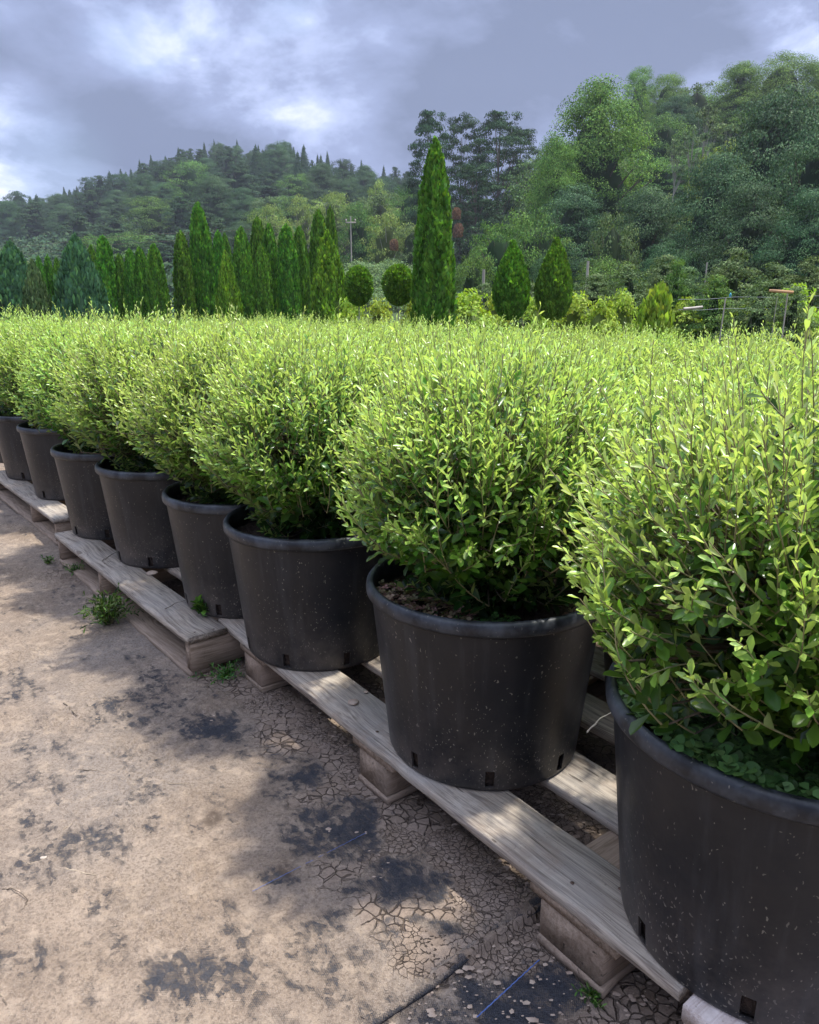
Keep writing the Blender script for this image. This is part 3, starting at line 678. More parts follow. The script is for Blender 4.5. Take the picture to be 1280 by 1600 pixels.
# ------------------------------------------------------------------ weeds, stones, twigs on the ground and pallets
def weed(loc, n, h, spread, label, seed, leaf=.02, mat='weedleaf', name='weed_plant', thin=.16):
    r = np.random.RandomState(seed); t = empty(name, loc); tag(t, label, 'weed')
    a = r.rand(n)*6.283; tip = np.c_[np.cos(a)*spread*r.rand(n), np.sin(a)*spread*r.rand(n), h*(.4+.6*r.rand(n))]
    K = 10; T = np.linspace(0, 1, K)[None, :, None]; mid = tip*.4+np.array([0, 0, h*.3])
    P = mid[:, None]*2*T*(1-T)+tip[:, None]*T**2
    V, F = tubes(P, np.linspace(.0014, .0004, K)[None], 4); mk('stems', V, F, M['twig'], t)
    Q = P[:, 2:].reshape(-1, 3); ax = np.gradient(P, axis=1)[:, 2:].reshape(-1, 3); m = len(Q)
    Q = np.repeat(Q, 2, 0); ax = norm(np.repeat(ax, 2, 0)); Y = norm(ax*.8+r.randn(2*m, 3)*.75)
    V, F = scatter(Q, Y, norm(r.randn(2*m, 3)*.4+np.array([0, 0, 1])), leaf*(.6+.8*r.rand(2*m)), leaf*thin*2.2*np.ones(2*m))
    mk('leaves', V, F, M[mat], t, {'tint': np.repeat(r.rand(2*m), 10), 'rnd': np.repeat(r.rand(2*m), 10)}, smooth=True)
    return t
def g3(px, py, z=0): p = gnd(px, py, z); return (p[0], p[1], z)
weed(g3(170, 980), 42, .13, .13, 'feathery green weed clump growing at the foot of the middle pallet', 1, .020)
weed(g3(120, 900), 12, .05, .06, 'small low weed just past the feathery clump', 2, .014)
weed(g3(75, 885), 8, .05, .03, 'tiny green seedling left of the pallet joint', 12, .012)
weed(g3(318, 962, .1405), 6, .05, .03, 'bright green broad leaved seedling on the pallet deck in front of a pot', 3, .026, thin=.3)
weed(g3(352, 1062), 18, .04, .10, 'sprawling weed in the gap between two pallets', 4, .014)
weed(g3(925, 1560), 10, .02, .03, 'dull dark sprig on cracked clay under the near pallet', 7, .010)

def rock(seed, s, fl=.6):
    r = np.random.RandomState(seed); n = 14; prof = [(math.sin(a)*1.0+.001, -math.cos(a)) for a in np.linspace(.02, math.pi-.02, 9)]
    V, F = lathe(prof, n); k = 1+.55*(fbm(V[:, 0]*1.3+V[:, 2]*1.1+seed*3, V[:, 1]*1.3+seed, 3, seed)-.5); V = V*k[:, None]*s; V[:, 2] *= fl; return V, F
for j, (px, py, s, lab, mt) in enumerate(((70, 1347, .016, 'pale rounded stone beside twigs on the dusty sheet', 'stone'), (92, 1340, .010, 'small angular stone next to the pale rounded stone', 'stone'),
        (207, 1235, .009, 'little cream coloured pebble alone on the bare dust', 'stone'), (182, 1198, .007, 'tiny brown clod near the cream pebble', 'clod'), (520, 1155, .012, 'crusty light clod by the near pallet edge', 'clod'),
        (440, 1150, .010, 'grey brown clod on the dark patch left of the near pallet', 'clod'), (330, 1130, .012, 'flat curled clay flake by the pallet gap', 'clod'), (250, 1232, .006, 'dark little chip right of the cream pebble', 'clod'),
        (30, 1400, .018, 'flat clay cake inside the wire loop', 'clod'))):
    V, F = rock(j+3, s, .45); o = mk('stone' if mt == 'stone' else 'clay_clod', V, F, M[mt], smooth=True); x, y, _ = g3(px, py); o.location = (x, y, s*.25); tag(o, lab, 'stone' if mt == 'stone' else 'clod')
for j, (px, py, s, lab) in enumerate(((552, 1098, .014, 'crumbling clay lump on the near pallet deck board'), (572, 1082, .006, 'tiny clay crumb behind the lump on the near pallet'), (238, 896, .020, 'dark crumbly soil lump on the middle pallet deck'))):
    V, F = rock(j+33, s, .35); o = mk('clay_clod', V, F, M['clod'], smooth=True); x, y, _ = g3(px, py, .1405); o.location = (x, y, .142); tag(o, lab, 'clod')
def stick(pts, rad, label, mat='drytwig', name='twig', cat='twig', zs=.012):
    P = np.array([(*gnd(px, py, z), z+zs*0) for px, py, z in pts]); 
    s = np.linspace(0, len(P)-1, len(P)*5); P = np.stack([np.interp(s, range(len(P)), P[:, k]) for k in range(3)], -1)
    P += np.random.RandomState(len(label)).randn(*P.shape)*.0006
    R_ = rad*np.linspace(1, .5, len(P))*np.random.RandomState(3).uniform(.8, 1.2, len(P))
    V, F = tubes(P[None], R_[None], 6); return tag(mk(name, V, F, M[mat], smooth=True), label, cat)
stick([(103, 1357, .010), (150, 1368, .010)], .0022, 'short thick grey twig right of the pale stone', 'drytwig')
stick([(112, 1287, .009), (85, 1305, .009), (58, 1330, .010)], .0010, 'thin straight twig lying above the pale stone')
stick([(30, 1345, .010), (48, 1350, .012), (70, 1342, .011), (98, 1333, .010)], .0013, 'crooked thin twig passing the pale stone')
stick([(0, 1391, .010), (18, 1388, .016), (35, 1396, .018), (43, 1406, .014), (38, 1418, .012), (22, 1430, .010), (0, 1428, .009)], .0009, 'thin dark wire loop on the dust at the left edge', 'oldtwig', 'wire_loop', 'wire')
stick([(122, 1203, .010), (155, 1204, .010)], .0010, 'thin dark twig on bare dust in the middle distance', 'oldtwig')
stick([(100, 1098, .012), (120, 1118, .012)], .0022, 'forked dry twig on the brown clay', 'oldtwig')
stick([(262, 1224, .010), (302, 1224, .010)], .0008, 'fine reddish twig near the brown wet spot', 'drytwig')
stick([(0, 1555, .010), (10, 1570, .012), (16, 1585, .009)], .002, 'dark twig at the bottom left corner', 'oldtwig')
stick([(918, 1144, .30), (938, 1122, .33), (965, 1108, .345)], .0016, 'pale dry stalk leaning from the nearest pot towards its neighbour', 'paletwig', 'dry_stalk', 'stalk')
stick([(160, 876, .143), (182, 862, .155)], .0018, 'dry twig leaning against the pot on the middle pallet', 'oldtwig')
stick([(258, 952, .143), (275, 942, .15), (290, 938, .143)], .0012, 'thin dry twig on the middle pallet beside the small seedling', 'oldtwig')
# crumbs of clay strewn over the sheet
def crumbs():
    r = np.random.RandomState(9); n = 16000
    x = r.uniform(-2.2, .9, n); y = .7+2.6*r.rand(n)**1.4
    dn = fbm(x*4, y*4, 3, 15); N = (x-PA0[0])*NV[0]+(y-PA0[1])*NV[1]
    k = (dn+.25*sstep(N, -.5, -.1) > .42+.25*r.rand(n)) & (N < .9); x, y, N = x[k], y[k], N[k]; n = len(x)
    base = np.array([(0, 0, 1), (1, 0, .1), (.2, .9, 0), (-.9, .3, .1), (-.5, -.8, 0), (.5, -.7, .1)])*np.array([1, 1, .5])
    F0 = np.array([(0, 1, 2), (0, 2, 3), (0, 3, 4), (0, 4, 5), (0, 5, 1)])
    s = .0013+.0050*r.rand(n)**4; a = r.rand(n)*6.283; jit = 1+.5*(r.rand(n, 6, 3)-.5)
    B = base[None]*jit; X = B[..., 0]*np.cos(a)[:, None]-B[..., 1]*np.sin(a)[:, None]; Y = B[..., 0]*np.sin(a)[:, None]+B[..., 1]*np.cos(a)[:, None]
    zb = .010*(fbm(x*2.2, y*2.2, 3, 1)-.5)+.004+.004*(N > -.2)
    V = np.stack([x[:, None]+X*s[:, None]*(1+r.rand(n, 1)), y[:, None]+Y*s[:, None], zb[:, None]+B[..., 2]*s[:, None]], -1)
    F = (np.arange(n)[:, None, None]*6+F0).reshape(-1, 3)
    tag(mk('clay_crumbs', V, F, M['clod']), 'loose crumbs of dry clay strewn over the dusty groundsheet', 'clay crumbs', kind='stuff')
crumbs()

#MARK_BACKGROUND
# ------------------------------------------------------------------ terrain of the hills
RX = [-1500, -300, 0, 100, 200, 300, 400, 460, 520, 620, 740, 850, 1000, 1280, 1700, 3000]
RY = [430, 378, 357, 345, 318, 290, 284, 286, 300, 318, 335, 310, 225, 200, 200, 260]
RD = [300, 240, 235, 230, 225, 215, 210, 205, 200, 180, 130, 115, 110, 100, 90, 90]
R0 = [70, 62, 60, 58, 55, 52, 50, 50, 48, 44, 40, 36, 32, 28, 26, 26]
def hill_z(x, y):
    u = 640+np.asarray(x)/np.maximum(y, 1)*F_PX/math.cos(PITCH)*1.0
    py = np.interp(u, RX, RY); D = np.interp(u, RX, RD); d0 = np.interp(u, RX, R0)
    zr = CZ+D*np.tan(np.arctan((800-py)/F_PX)-PITCH)
    s = np.clip((y-d0)/(D-d0), 0, 1); prof = .35*s+.65*s*s*(3-2*s)
    mound = 3.7*np.exp(-((u-590)/100)**4-((y-47)/9)**2)+4.9*np.exp(-((u-0)/130)**2-((y-54)/9)**2)
    return np.maximum(zr*prof, mound)-.4*(s <= 0)*(mound < .5)+(y > D)*(-(y-D)*.10)
def hills():
    us = np.linspace(-1.2, 1.2, 300); ys = np.linspace(24, 258, 130)
    U, Y = np.meshgrid(us, ys); X = U*Y; z = hill_z(X, Y)+.8*(fbm(X*.1, Y*.1, 3, 3)-.5)*np.clip((Y-26)/30, 0, 1)
    z = np.where(z < .05, z-.3, z)
    nx = len(us); i = np.arange(len(ys)-1)[:, None]*nx+np.arange(nx-1)[None]
    F = np.stack([i, i+1, i+nx+1, i+nx], -1).reshape(-1, 4)
    tag(mk('hills', np.stack([X, Y, z], -1).reshape(-1, 3), F, M['hill'], smooth=True), kind='structure')
hills()

# ------------------------------------------------------------------ trees
def quadcrown(P, N, size, r, asp=1.0, up=0.0, tmpl=QUAD, tf=QF, tint=None):
    n = len(P); Nn = norm(N+r.randn(n, 3)*.40)
    Y = norm(np.cross(Nn, norm(r.randn(n, 3)))+np.array([0, 0, up]))
    V, F = scatter(P, Y, Nn, size*(.6+.8*r.rand(n)), size*asp*(.6+.8*r.rand(n)), tmpl, tf)
    q = len(tmpl); tv = r.rand(n) if tint is None else tint
    return V, F, {'tint': np.repeat(np.clip(tv, 0, 1), q), 'rnd': np.repeat(r.rand(n), q)}
def trunk_mesh(h, r0, r, limbs=None, lean=.02):
    K = 9; zz = np.linspace(-.5, h, K); P = np.c_[np.cumsum(r.randn(K)*lean*h/8), np.cumsum(r.randn(K)*lean*h/8), zz]; P[:2, :2] = 0
    parts = [tubes(P[None], np.linspace(r0, r0*.3, K)[None], 8)]
    if limbs is not None:
        S = []
        for c in limbs:
            zb = np.clip(c[2]*.62, h*.12, h*.9); b = np.array([np.interp(zb, zz, P[:, 0]), np.interp(zb, zz, P[:, 1]), zb]); mid = (b+c)/2+np.array([0, 0, -.05*h])*.5
            T = np.linspace(0, 1, 6)[:, None]; S.append(b*(1-T)**2+mid*2*T*(1-T)+c*T**2)
        parts.append(tubes(np.array(S), np.linspace(r0*.32, r0*.07, 6)[None], 5))
    return joinVF(parts)
def lobed(name, seed, W, H, nl, nq, size, mat, base=.18, lobe=.30, flat=.75, bark='bark', shape='round', trunkr=None, core=.42):
    """irregular crown: leaf clumps of very different size strewn through a lumpy hull, dark solid core added to block light, limbs"""
    r = np.random.RandomState(seed); t = empty(name, (0, 0, -500)); nc = nl*4
    def prof(k):
        if shape == 'round':   return np.sqrt(np.clip(1-(2*k-1)**2, 0, 1))**.8*.95+.05
        if shape == 'dome':    return np.sqrt(np.clip(1-k**1.8, 0, 1))
        if shape == 'tall':    return np.clip(1.15*(1-k)**.55*(.55+.45*np.sin(np.clip(k*3.2, 0, 1.57))), .10, 1)
        return .35+.65*np.sin(k*3.0)
    lump = lambda a, k: 1+.16*np.sin(a*2+seed)+.13*np.sin(a*3+k*7+seed*1.7)+.10*np.sin(a*5-k*13+seed)
    if shape == 'top':                               # pines: clumps sit in tiers at the ends of separate limbs
        nb = nl//2; ba = r.rand(nb)*6.283; bk = np.sort(r.rand(nb)); bR = W/2*prof(bk)*(.35+.65*r.rand(nb))
        bi = r.randint(0, nb, nc); f = .45+.6*r.rand(nc)**.6
        c = np.c_[bR[bi]*f*np.cos(ba[bi]), bR[bi]*f*np.sin(ba[bi]), H*(base+(1-base)*.92*bk[bi])+bR[bi]*f*.25]+r.randn(nc, 3)*W*.05*np.array([1, 1, .45])
    else:
        k = (np.arange(nc)+.5)/nc; a = r.rand(nc)*6.283
        rad = W/2*prof(k)*lump(a, k)*(1-.5*r.rand(nc)**2.2); c = np.c_[rad*np.cos(a), rad*np.sin(a), H*(base+(1-base)*k*.96)]+r.randn(nc, 3)*W*.02
    lr = W*lobe*.36*np.exp(r.randn(nc)*.35)*(1 if shape != 'tall' else (.6+.5*prof(np.linspace(0, 1, nc))))
    li = r.choice(nc, nq, p=lr**2/(lr**2).sum()); g = r.randn(nq, 3); g /= np.maximum(1, np.linalg.norm(g, axis=1, keepdims=True)/1.7)
    g[:, 2] = np.abs(g[:, 2])*.8-.35; P = c[li]+g*lr[li][:, None]*np.array([1, 1, flat])*.8
    outw = norm(c[li]*np.array([1, 1, 0])+1e-4)
    tint = .45+.55*(r.rand(nc)[li]-.5)+.20*r.randn(nq)
    V, F, at_ = quadcrown(P, norm(g)*.9+outw*.55+np.array([0, 0, .55]), size, r, .75, .1, tint=tint)
    parts = [(V, F)]
    if core > .05 and shape != 'top':  # added hull, coloured dark as inner shade, stops light passing through the crown
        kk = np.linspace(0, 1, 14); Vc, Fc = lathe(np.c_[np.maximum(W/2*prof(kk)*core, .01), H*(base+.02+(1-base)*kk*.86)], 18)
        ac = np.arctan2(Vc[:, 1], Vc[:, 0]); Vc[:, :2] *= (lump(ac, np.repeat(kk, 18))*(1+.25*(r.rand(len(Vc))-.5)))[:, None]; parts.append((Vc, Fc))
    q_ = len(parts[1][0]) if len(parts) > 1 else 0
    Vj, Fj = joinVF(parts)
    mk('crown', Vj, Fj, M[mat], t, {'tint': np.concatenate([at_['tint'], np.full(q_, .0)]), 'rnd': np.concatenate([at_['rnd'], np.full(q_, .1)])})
    Vt, Ft = trunk_mesh(H*.85, trunkr or W*.028, r, c[::max(1, nc//26)])
    mk('trunk', Vt, Ft, M[bark], t, smooth=True)
    return t
def spire(name, seed, W, H, nq, size, mat, droop=.3, base=.08, tiers=14, bark='bark'):
    r = np.random.RandomState(seed); t = empty(name, (0, 0, -500))
    k = 1-np.sqrt(r.rand(nq)); k = np.clip(k, 0, 1)
    a = r.rand(nq)*6.283
    tier = np.sin(k*tiers*6.283+np.sin(a*3+seed)*1.2)*.16; jag = 1+tier+.22*np.sin(a*5+np.floor(k*tiers)*2.1)+.1*np.sin(a*9+k*30)
    R_ = W/2*(1-k)**.95*jag*(.45+.55*r.rand(nq)**.6)+W*.012
    P = np.c_[R_*np.cos(a), R_*np.sin(a), H*(base+(1-base)*k)-droop*R_*.4+.15*R_]
    d = np.c_[np.cos(a), np.sin(a), .5+0*a]
    V, F, at_ = quadcrown(P, d, size, r, .6, .0, tint=.45+.3*r.randn(nq)*.8)
    # leading shoot
    V2, F2 = tubes(np.array([[(0, 0, H*.8), (0, 0, H*1.02)]]), np.array([[W*.03, W*.006]]), 5)
    n2 = len(V2); Vj, Fj = joinVF([(V, F), (V2, F2)]); at_ = {q: np.concatenate([v, np.full(n2, .4)]) for q, v in at_.items()}
    mk('crown', Vj, Fj, M[mat], t, at_)
    Vt, Ft = trunk_mesh(H*.85, W*.035, r); mk('trunk', Vt, Ft, M[bark], t, smooth=True)
    return t
def clipped(name, seed, W, H, kind, n, mat='thuja', stem=0.0, spray=.07, cat=None):
    """column, cone, egg or ball of dense upright sprays round a leafy core; z = 0 at the ground"""
    r = np.random.RandomState(seed); t = empty(name, (0, 0, -500))
    def prof(k):
        if kind == 'column': return np.interp(k, [0, .05, .3, .6, .8, .92, .97, 1], [.75, .95, 1, .96, .82, .56, .34, .04])
        if kind == 'spire':  return np.interp(k, [0, .05, .25, .55, .8, .93, 1], [.7, .9, 1, .94, .68, .36, .03])
        if kind == 'cone':   return np.interp(k, [0, .06, .2, .45, .7, .9, 1], [.6, .88, 1, .97, .74, .36, .03])
        if kind == 'egg':    return np.interp(k, [0, .06, .2, .4, .6, .8, .92, 1], [.25, .66, .95, 1, .82, .48, .22, .04])
        if kind == 'bush':   return np.interp(k, [0, .1, .5, .8, .95, 1], [.8, .95, 1, .88, .62, .12])
        return np.sqrt(np.clip(1-(2*k-1)**2, 0, 1))
    Hc = H-stem; k = r.rand(n*2); k = k[r.rand(n*2) < prof(k)*.8+.2][:n]; n = len(k); a = r.rand(n)*6.283
    lump = 1+.10*np.sin(a*3+seed+k*4)+.07*np.sin(a*7+seed*2-k*9)+.04*np.sin(k*40+a*3)
    if kind in ('ball', 'egg'): lump = 1+(lump-1)*.4
    R_ = W/2*prof(k)*lump*(.90+.13*r.rand(n)); z = stem+Hc*k
    out = np.c_[np.cos(a), np.sin(a), 0*a]; P = out*R_[:, None]; P[:, 2] = z
    tipb = .5 if kind in ('ball', 'egg') else .30
    Y = norm(out*tipb+np.array([0, 0, 1.0 if kind != 'ball' else .35])+r.randn(n, 3)*.28); N = norm(out+r.randn(n, 3)*.5)
    P -= Y*spray*.5
    T_ = np.array([(0, 0, 0), (-.28, .35, .03), (.28, .35, .03), (-.5, .62, 0), (.5, .62, 0), (0, 1, -.03)]); TF = np.array([(0, 2, 1, 1), (1, 2, 4, 3), (3, 4, 5, 5)])
    Fl = [np.array([(0, 2, 1), (3, 4, 5)]), np.array([(1, 2, 4, 3)])]
    sz = spray*(.6+.8*r.rand(n))
    V, F3 = scatter(P, Y, N, sz, sz*.55, T_, Fl[0]); _, F4 = scatter(P, Y, N, sz, sz*.55, T_, Fl[1])
    tint = .38+.22*r.randn(n)+.25*np.sin(a*6+k*14+seed)*.5
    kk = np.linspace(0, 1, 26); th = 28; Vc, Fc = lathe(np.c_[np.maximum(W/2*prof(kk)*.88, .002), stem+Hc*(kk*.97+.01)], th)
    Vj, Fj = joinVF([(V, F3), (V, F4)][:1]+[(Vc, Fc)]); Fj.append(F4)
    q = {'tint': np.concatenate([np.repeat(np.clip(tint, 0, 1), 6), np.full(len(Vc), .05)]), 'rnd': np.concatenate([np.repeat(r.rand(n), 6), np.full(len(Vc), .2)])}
    mk('crown', Vj, Fj, M[mat], t, q)
    Vt, Ft = trunk_mesh(max(stem*1.1, H*.3), max(.018, W*.045), r, lean=.005); mk('trunk', Vt, Ft, M['palebark' if stem else 'bark'], t, smooth=True)
    return t
FIRST = set()
def put(p, x, y, z, s, label, cat, group=None, rz=None, sz=None, name=None):
    if p.name in FIRST: o = copy_tree(p)
    else: FIRST.add(p.name); o = p
    if name: o.name = name
    o.location = (x, y, z); o.scale = (s, s, sz or s); o.rotation_euler = (0, 0, rng.uniform(0, 6.28) if rz is None else rz)
    tag(o, label, cat, group); return o
rng = random.Random(12)

# --- clipped conifers of the nursery
colA = [clipped('columnar_conifer', 100+k, .62, 3.0, 'column', 11000, spray=.085) for k in range(3)]
coneA = clipped('conical_conifer', 120, 1.0, 2.4, 'cone', 11000, 'brightthuja', spray=.075)
eggA = clipped('topiary_cone', 130, .45, 1.95, 'egg', 8000, stem=1.08, spray=.05)
ballA = clipped('topiary_ball', 140, .42, 1.67, 'ball', 7000, stem=1.2, spray=.04)
blueA = clipped('blue_conifer', 150, 1.5, 2.6, 'cone', 9000, 'darkthuja', spray=.14)
bushY = lobed('yellow_shrub', 160, .75, 1.0, 26, 6500, .035, 'yellow', .02, .26, .8, 'bark', 'dome', .015, .6)
def clip_at(p, ph, pw, px, ptopy, wpx, D, label, cat, group=None, z0=0):
    x, y, z = at(px, ptopy, D); h = z-z0; d = D*math.cos(PITCH)-(z-CZ)*math.sin(PITCH)
    wid = wpx/F_PX*d; o = put(p, x, D, z0, wid/pw, label, cat, group, sz=h/ph); return o
put_big = clipped('columnar_conifer', 99, .5, 3.1, 'spire', 15000, spray=.075)
clip_at(put_big, 3.1, .5, 681, 219, 66, 8.0, 'tall green columnar conifer standing alone, by far the tallest clipped column', 'conifer')
clip_at(eggA, 1.95, .45, 802, 378, 56, 8.6, 'clipped cone on a short stem, left one of the pair right of the tall column', 'topiary', 'topiary cones on stems')
clip_at(eggA, 1.95, .45, 870, 374, 56, 8.4, 'clipped cone on a bare stem, right one of the pair', 'topiary', 'topiary cones on stems')
clip_at(ballA, 1.67, .42, 560, 416, 42, 9.5, 'smaller clipped ball topiary on the left of the two balls', 'topiary', 'topiary balls on stems')
clip_at(ballA, 1.67, .42, 623, 414, 48, 9.2, 'clipped ball topiary next to the tall column', 'topiary', 'topiary balls on stems')
cols = [(309, 319, 36, 14, 'tallest narrow column in the left conifer row, pointed tip'), (282, 363, 31, 13.5, 'narrow column just left of the tallest one in the row'), (240, 383, 32, 13, 'blunt column at the right end of the lower left group'),
        (218, 388, 28, 13.4, 'blunt column second from the right in the lower left group'), (202, 390, 24, 14, 'thin column third from the right in the lower left group'), (160, 370, 34, 14.5, 'pointed column beside the blue green conifer'),
        (186, 398, 24, 14.6, 'short column between the pointed one and the blunt group'), (340, 362, 24, 15, 'slim column behind the rounded squat conifer, left one'), (351, 366, 22, 15.6, 'slim column behind the rounded squat conifer, right one'),
        (376, 357, 34, 13, 'broad column right of the squat conifer'), (402, 340, 30, 14, 'tall pointed column in the middle of the row'), (420, 352, 30, 13.6, 'column leaning on the tall pointed one'),
        (408, 385, 30, 12.5, 'lower column in front of the middle pair'), (447, 352, 34, 13.2, 'wide column left of the gap before the biggest cone'), (468, 356, 30, 13.8, 'column just left of the biggest cone'),
        (498, 330, 34, 14.2, 'tall column rising behind the biggest cone, left one'), (516, 324, 22, 15, 'tall column rising behind the biggest cone, right one'),
        (142, 385, 22, 15.5, 'thin column half behind the blue green conifer'), (60, 402, 18, 16, 'small dark column between the left bushes, first'), (74, 400, 18, 16.3, 'small dark column between the left bushes, second'), (88, 404, 18, 16.1, 'small dark column between the left bushes, third')]
for k, (px, py, wp, D, lab) in enumerate(cols):
    clip_at(colA[k % 3], 3.0, .62, px, py, wp, D, lab, 'conifer', 'columnar conifers in the nursery row')
clip_at(coneA, 2.4, 1.0, 352, 394, 46, 11.6, 'squat rounded bright green conifer low in the row', 'conifer')
clip_at(coneA, 2.4, 1.0, 511, 362, 68, 11.0, 'biggest broad green cone at the right end of the conifer row', 'conifer')
clip_at(blueA, 2.6, 1.5, 117, 372, 84, 12, 'broad blue green conifer at the left behind the hedge', 'conifer')
clip_at(blueA, 2.6, 1.5, 16, 382, 86, 14, 'dark blue green conifer at the left edge', 'conifer')
oliveC = clipped('conical_conifer', 155, 1.0, 2.0, 'cone', 5000, 'olive', spray=.10)
clip_at(oliveC, 2.0, 1.0, 50, 408, 48, 12.5, 'small olive brown cone between the blue green conifers', 'conifer')
# yellow green low shrubs and the bright small conifer
for k, (px, py, wp, D, lab) in enumerate([(735, 458, 70, 9.6, 'yellow green shrub right of the tall column'), (775, 463, 50, 9.9, 'low yellow green shrub left of the first topiary cone'), (838, 465, 46, 9.4, 'yellow green shrub between the two topiary cones'),
        (905, 462, 60, 9.6, 'yellow green shrub right of the second topiary cone'), (940, 470, 50, 9.0, 'low yellow green shrub farther right in the row'), (975, 458, 46, 9.4, 'yellow green shrub touching the bright narrow conifer'), (545, 470, 50, 9.2, 'low green shrub under the smaller ball'),
        (590, 472, 50, 9.0, 'low green shrub between the two balls'), (645, 475, 40, 8.6, 'low green shrub at the foot of the tall column'), (700, 470, 40, 8.7, 'green shrub hugging the right side of the tall column'),
        (1075, 470, 60, 10.5, 'yellow green shrub behind the wires at the right'), (1120, 462, 50, 11, 'loose yellow green shrub near the blue tag'), (1180, 472, 60, 11, 'yellow green shrub under the orange plank'), (1250, 450, 60, 10, 'yellow green shrub at the far right edge')]):
    clip_at(bushY, 1.0, .75, px, py, wp*1.7, D+.8, lab, 'shrub', 'yellow green shrubs')
bright = clipped('narrow_conifer', 170, .42, 1.3, 'column', 2600, 'yellow', spray=.10)
clip_at(bright, 1.3, .42, 1032, 448, 46, 6.8, 'bright lime green narrow conifer just behind the hedge', 'conifer')
clip_at(bright, 1.3, .42, 1012, 470, 36, 7.2, 'lower lime green conifer left of the brightest one', 'conifer')

# --- young loose trees staked at the right
young = [lobed('young_tree', 300+k, 1.6, 2.6, 34, 12000, .042, m_, .10, .22, .6, 'palebark', 'tall', .02, .3) for k, m_ in enumerate(('olive', 'broad', 'olive'))]
yl = [(1150, 388, 130, 12, 0), (1075, 418, 110, 13, 0), (1215, 410, 120, 13, 0), (1270, 400, 110, 12, 0), (985, 410, 120, 14, 2), (930, 425, 110, 15, 2), (1040, 395, 110, 16, 2), (1120, 430, 100, 11, 1), (1190, 440, 110, 10.5, 0), (880, 430, 90, 16, 2), (1245, 445, 100, 10, 2), (1060, 405, 60, 11.5, 1),
      (760, 440, 80, 17, 2), (830, 440, 80, 18, 2), (700, 450, 60, 16, 2)]
ylab = ['tallest grey green young tree beside the twin stakes', 'grey green young tree left of the twin stakes', 'spreading olive young tree above the orange plank', 'olive young tree at the right edge', 'dark young tree behind the lime conifer', 'dark young tree right of the topiary cones', 'dark young tree in the back row left of centre right',
        'low mid green young tree in front of the tallest young tree', 'low olive young tree left under the orange plank', 'dark low young tree behind the second topiary cone', 'dark low young tree under the far right bushes', 'slender fresh green young tree right of the lime conifer',
        'dark shrubby tree behind the yellow shrubs left of the first topiary', 'dark shrubby tree between the topiary cones', 'dark shrubby tree close behind the tall column']
for (px, py, wp, D, k), lab in zip(yl, ylab): clip_at(young[k], 2.6, 1.6, px, py, wp, D, lab, 'young tree', 'young trees in the right hand beds')
# pots of low stock, stakes, rail and wires on the right
def post(name, px, py, D, w_, label, lean=0, mat='post', cat='stake'):
    x, y, z = at(px, py, D); n = 8; P = np.array([(x+lean*(1-k/(n-1))*-1, y, z*k/(n-1)-.05*(k == 0)) for k in range(n)])
    V, F = tubes(P[None], np.full((1, n), w_), 7); c = lathe([(.0005, 0), (w_, -.002)], 7); c[0][:, :2] += P[-1, :2]; c[0][:, 2] += P[-1, 2]
    tag(mk(name, *joinVF([(V, F), c]), M[mat], smooth=False), label, cat)
for a in (('wooden_stake', 1151, 398, 13.2, .02, 'left stake of the twin stakes in the tallest young tree'), ('wooden_stake', 1156, 404, 13.1, .018, 'right stake of the twin stakes in the tallest young tree', .1),
          ('wooden_stake', 919, 408, 17, .03, 'pale stake right of the second topiary cone'), ('wooden_stake', 756, 421, 18.5, .035, 'pale post left of the first topiary cone'), ('wooden_stake', 1105, 410, 13.5, .012, 'thin pale stake right of the lime conifer'),
          ('wooden_stake', 1134, 465, 9, .008, 'thin white rod standing left of the orange plank', .05), ('wooden_stake', 1215, 462, 9, .004, 'thin white rod carrying the left end of the orange plank', .03), ('wooden_stake', 1231, 458, 9.1, .008, 'rod carrying the right end of the orange plank')): post(*a)
x, y, z = at(1204, 452, 9); x2 = at(1238, 460, 9)[0]
o = mk('orange_plank', *box(0, x2-x, -.03, .03, -.03, .0), M['orangewood']); o.location = (x, y, z); o.rotation_euler = (0, D2R(4), 0); tag(o, 'short orange brown plank held on thin rods at the right', 'plank')
x, y, z = at(1141, 461, 10.5)
P = np.array([(x-.022, y, z-.06), (x-.012, y, z+.02), (x+.005, y, z+.05), (x+.02, y, z+.0), (x+.02, y, z-.07)]); P = P*.5+np.array([x, y, z])*.5; V, F = tubes(P[None], np.array([[.003, .007, .009, .008, .005]]), 6)
tag(mk('plant_tag', V, F, M['bluewood']), 'small blue tag hanging in the young trees at the right', 'tag')
def wire(name, pts, r_, label, cat='wire', mat='wire'):
    P = np.array(pts, float); s = np.linspace(0, len(P)-1, 40); P = np.stack([np.interp(s, range(len(P)), P[:, k]) for k in range(3)], -1)
    sag = np.sin(np.linspace(0, 1, 40)*math.pi*(len(pts)-1))**2
    P[:, 2] -= sag*.006*np.linalg.norm(P[0]-P[-1]); V, F = tubes(P[None], np.full((1, 40), r_), 4); tag(mk(name, V, F, M[mat]), label, cat)
wire('trellis_wire', [at(1060, 468, 10), at(1150, 464, 10.5), at(1290, 462, 10)], .002, 'upper support wire strung through the right hand beds')
wire('trellis_wire', [at(1060, 484, 10), at(1130, 482, 10.5), at(1290, 480, 10)], .002, 'lower support wire strung through the right hand beds')
wire('white_rail', [at(1068, 483, 9.8), at(1098, 480, 9.8)], .02, 'short white rail end beside the lime conifer', 'rail', 'post')

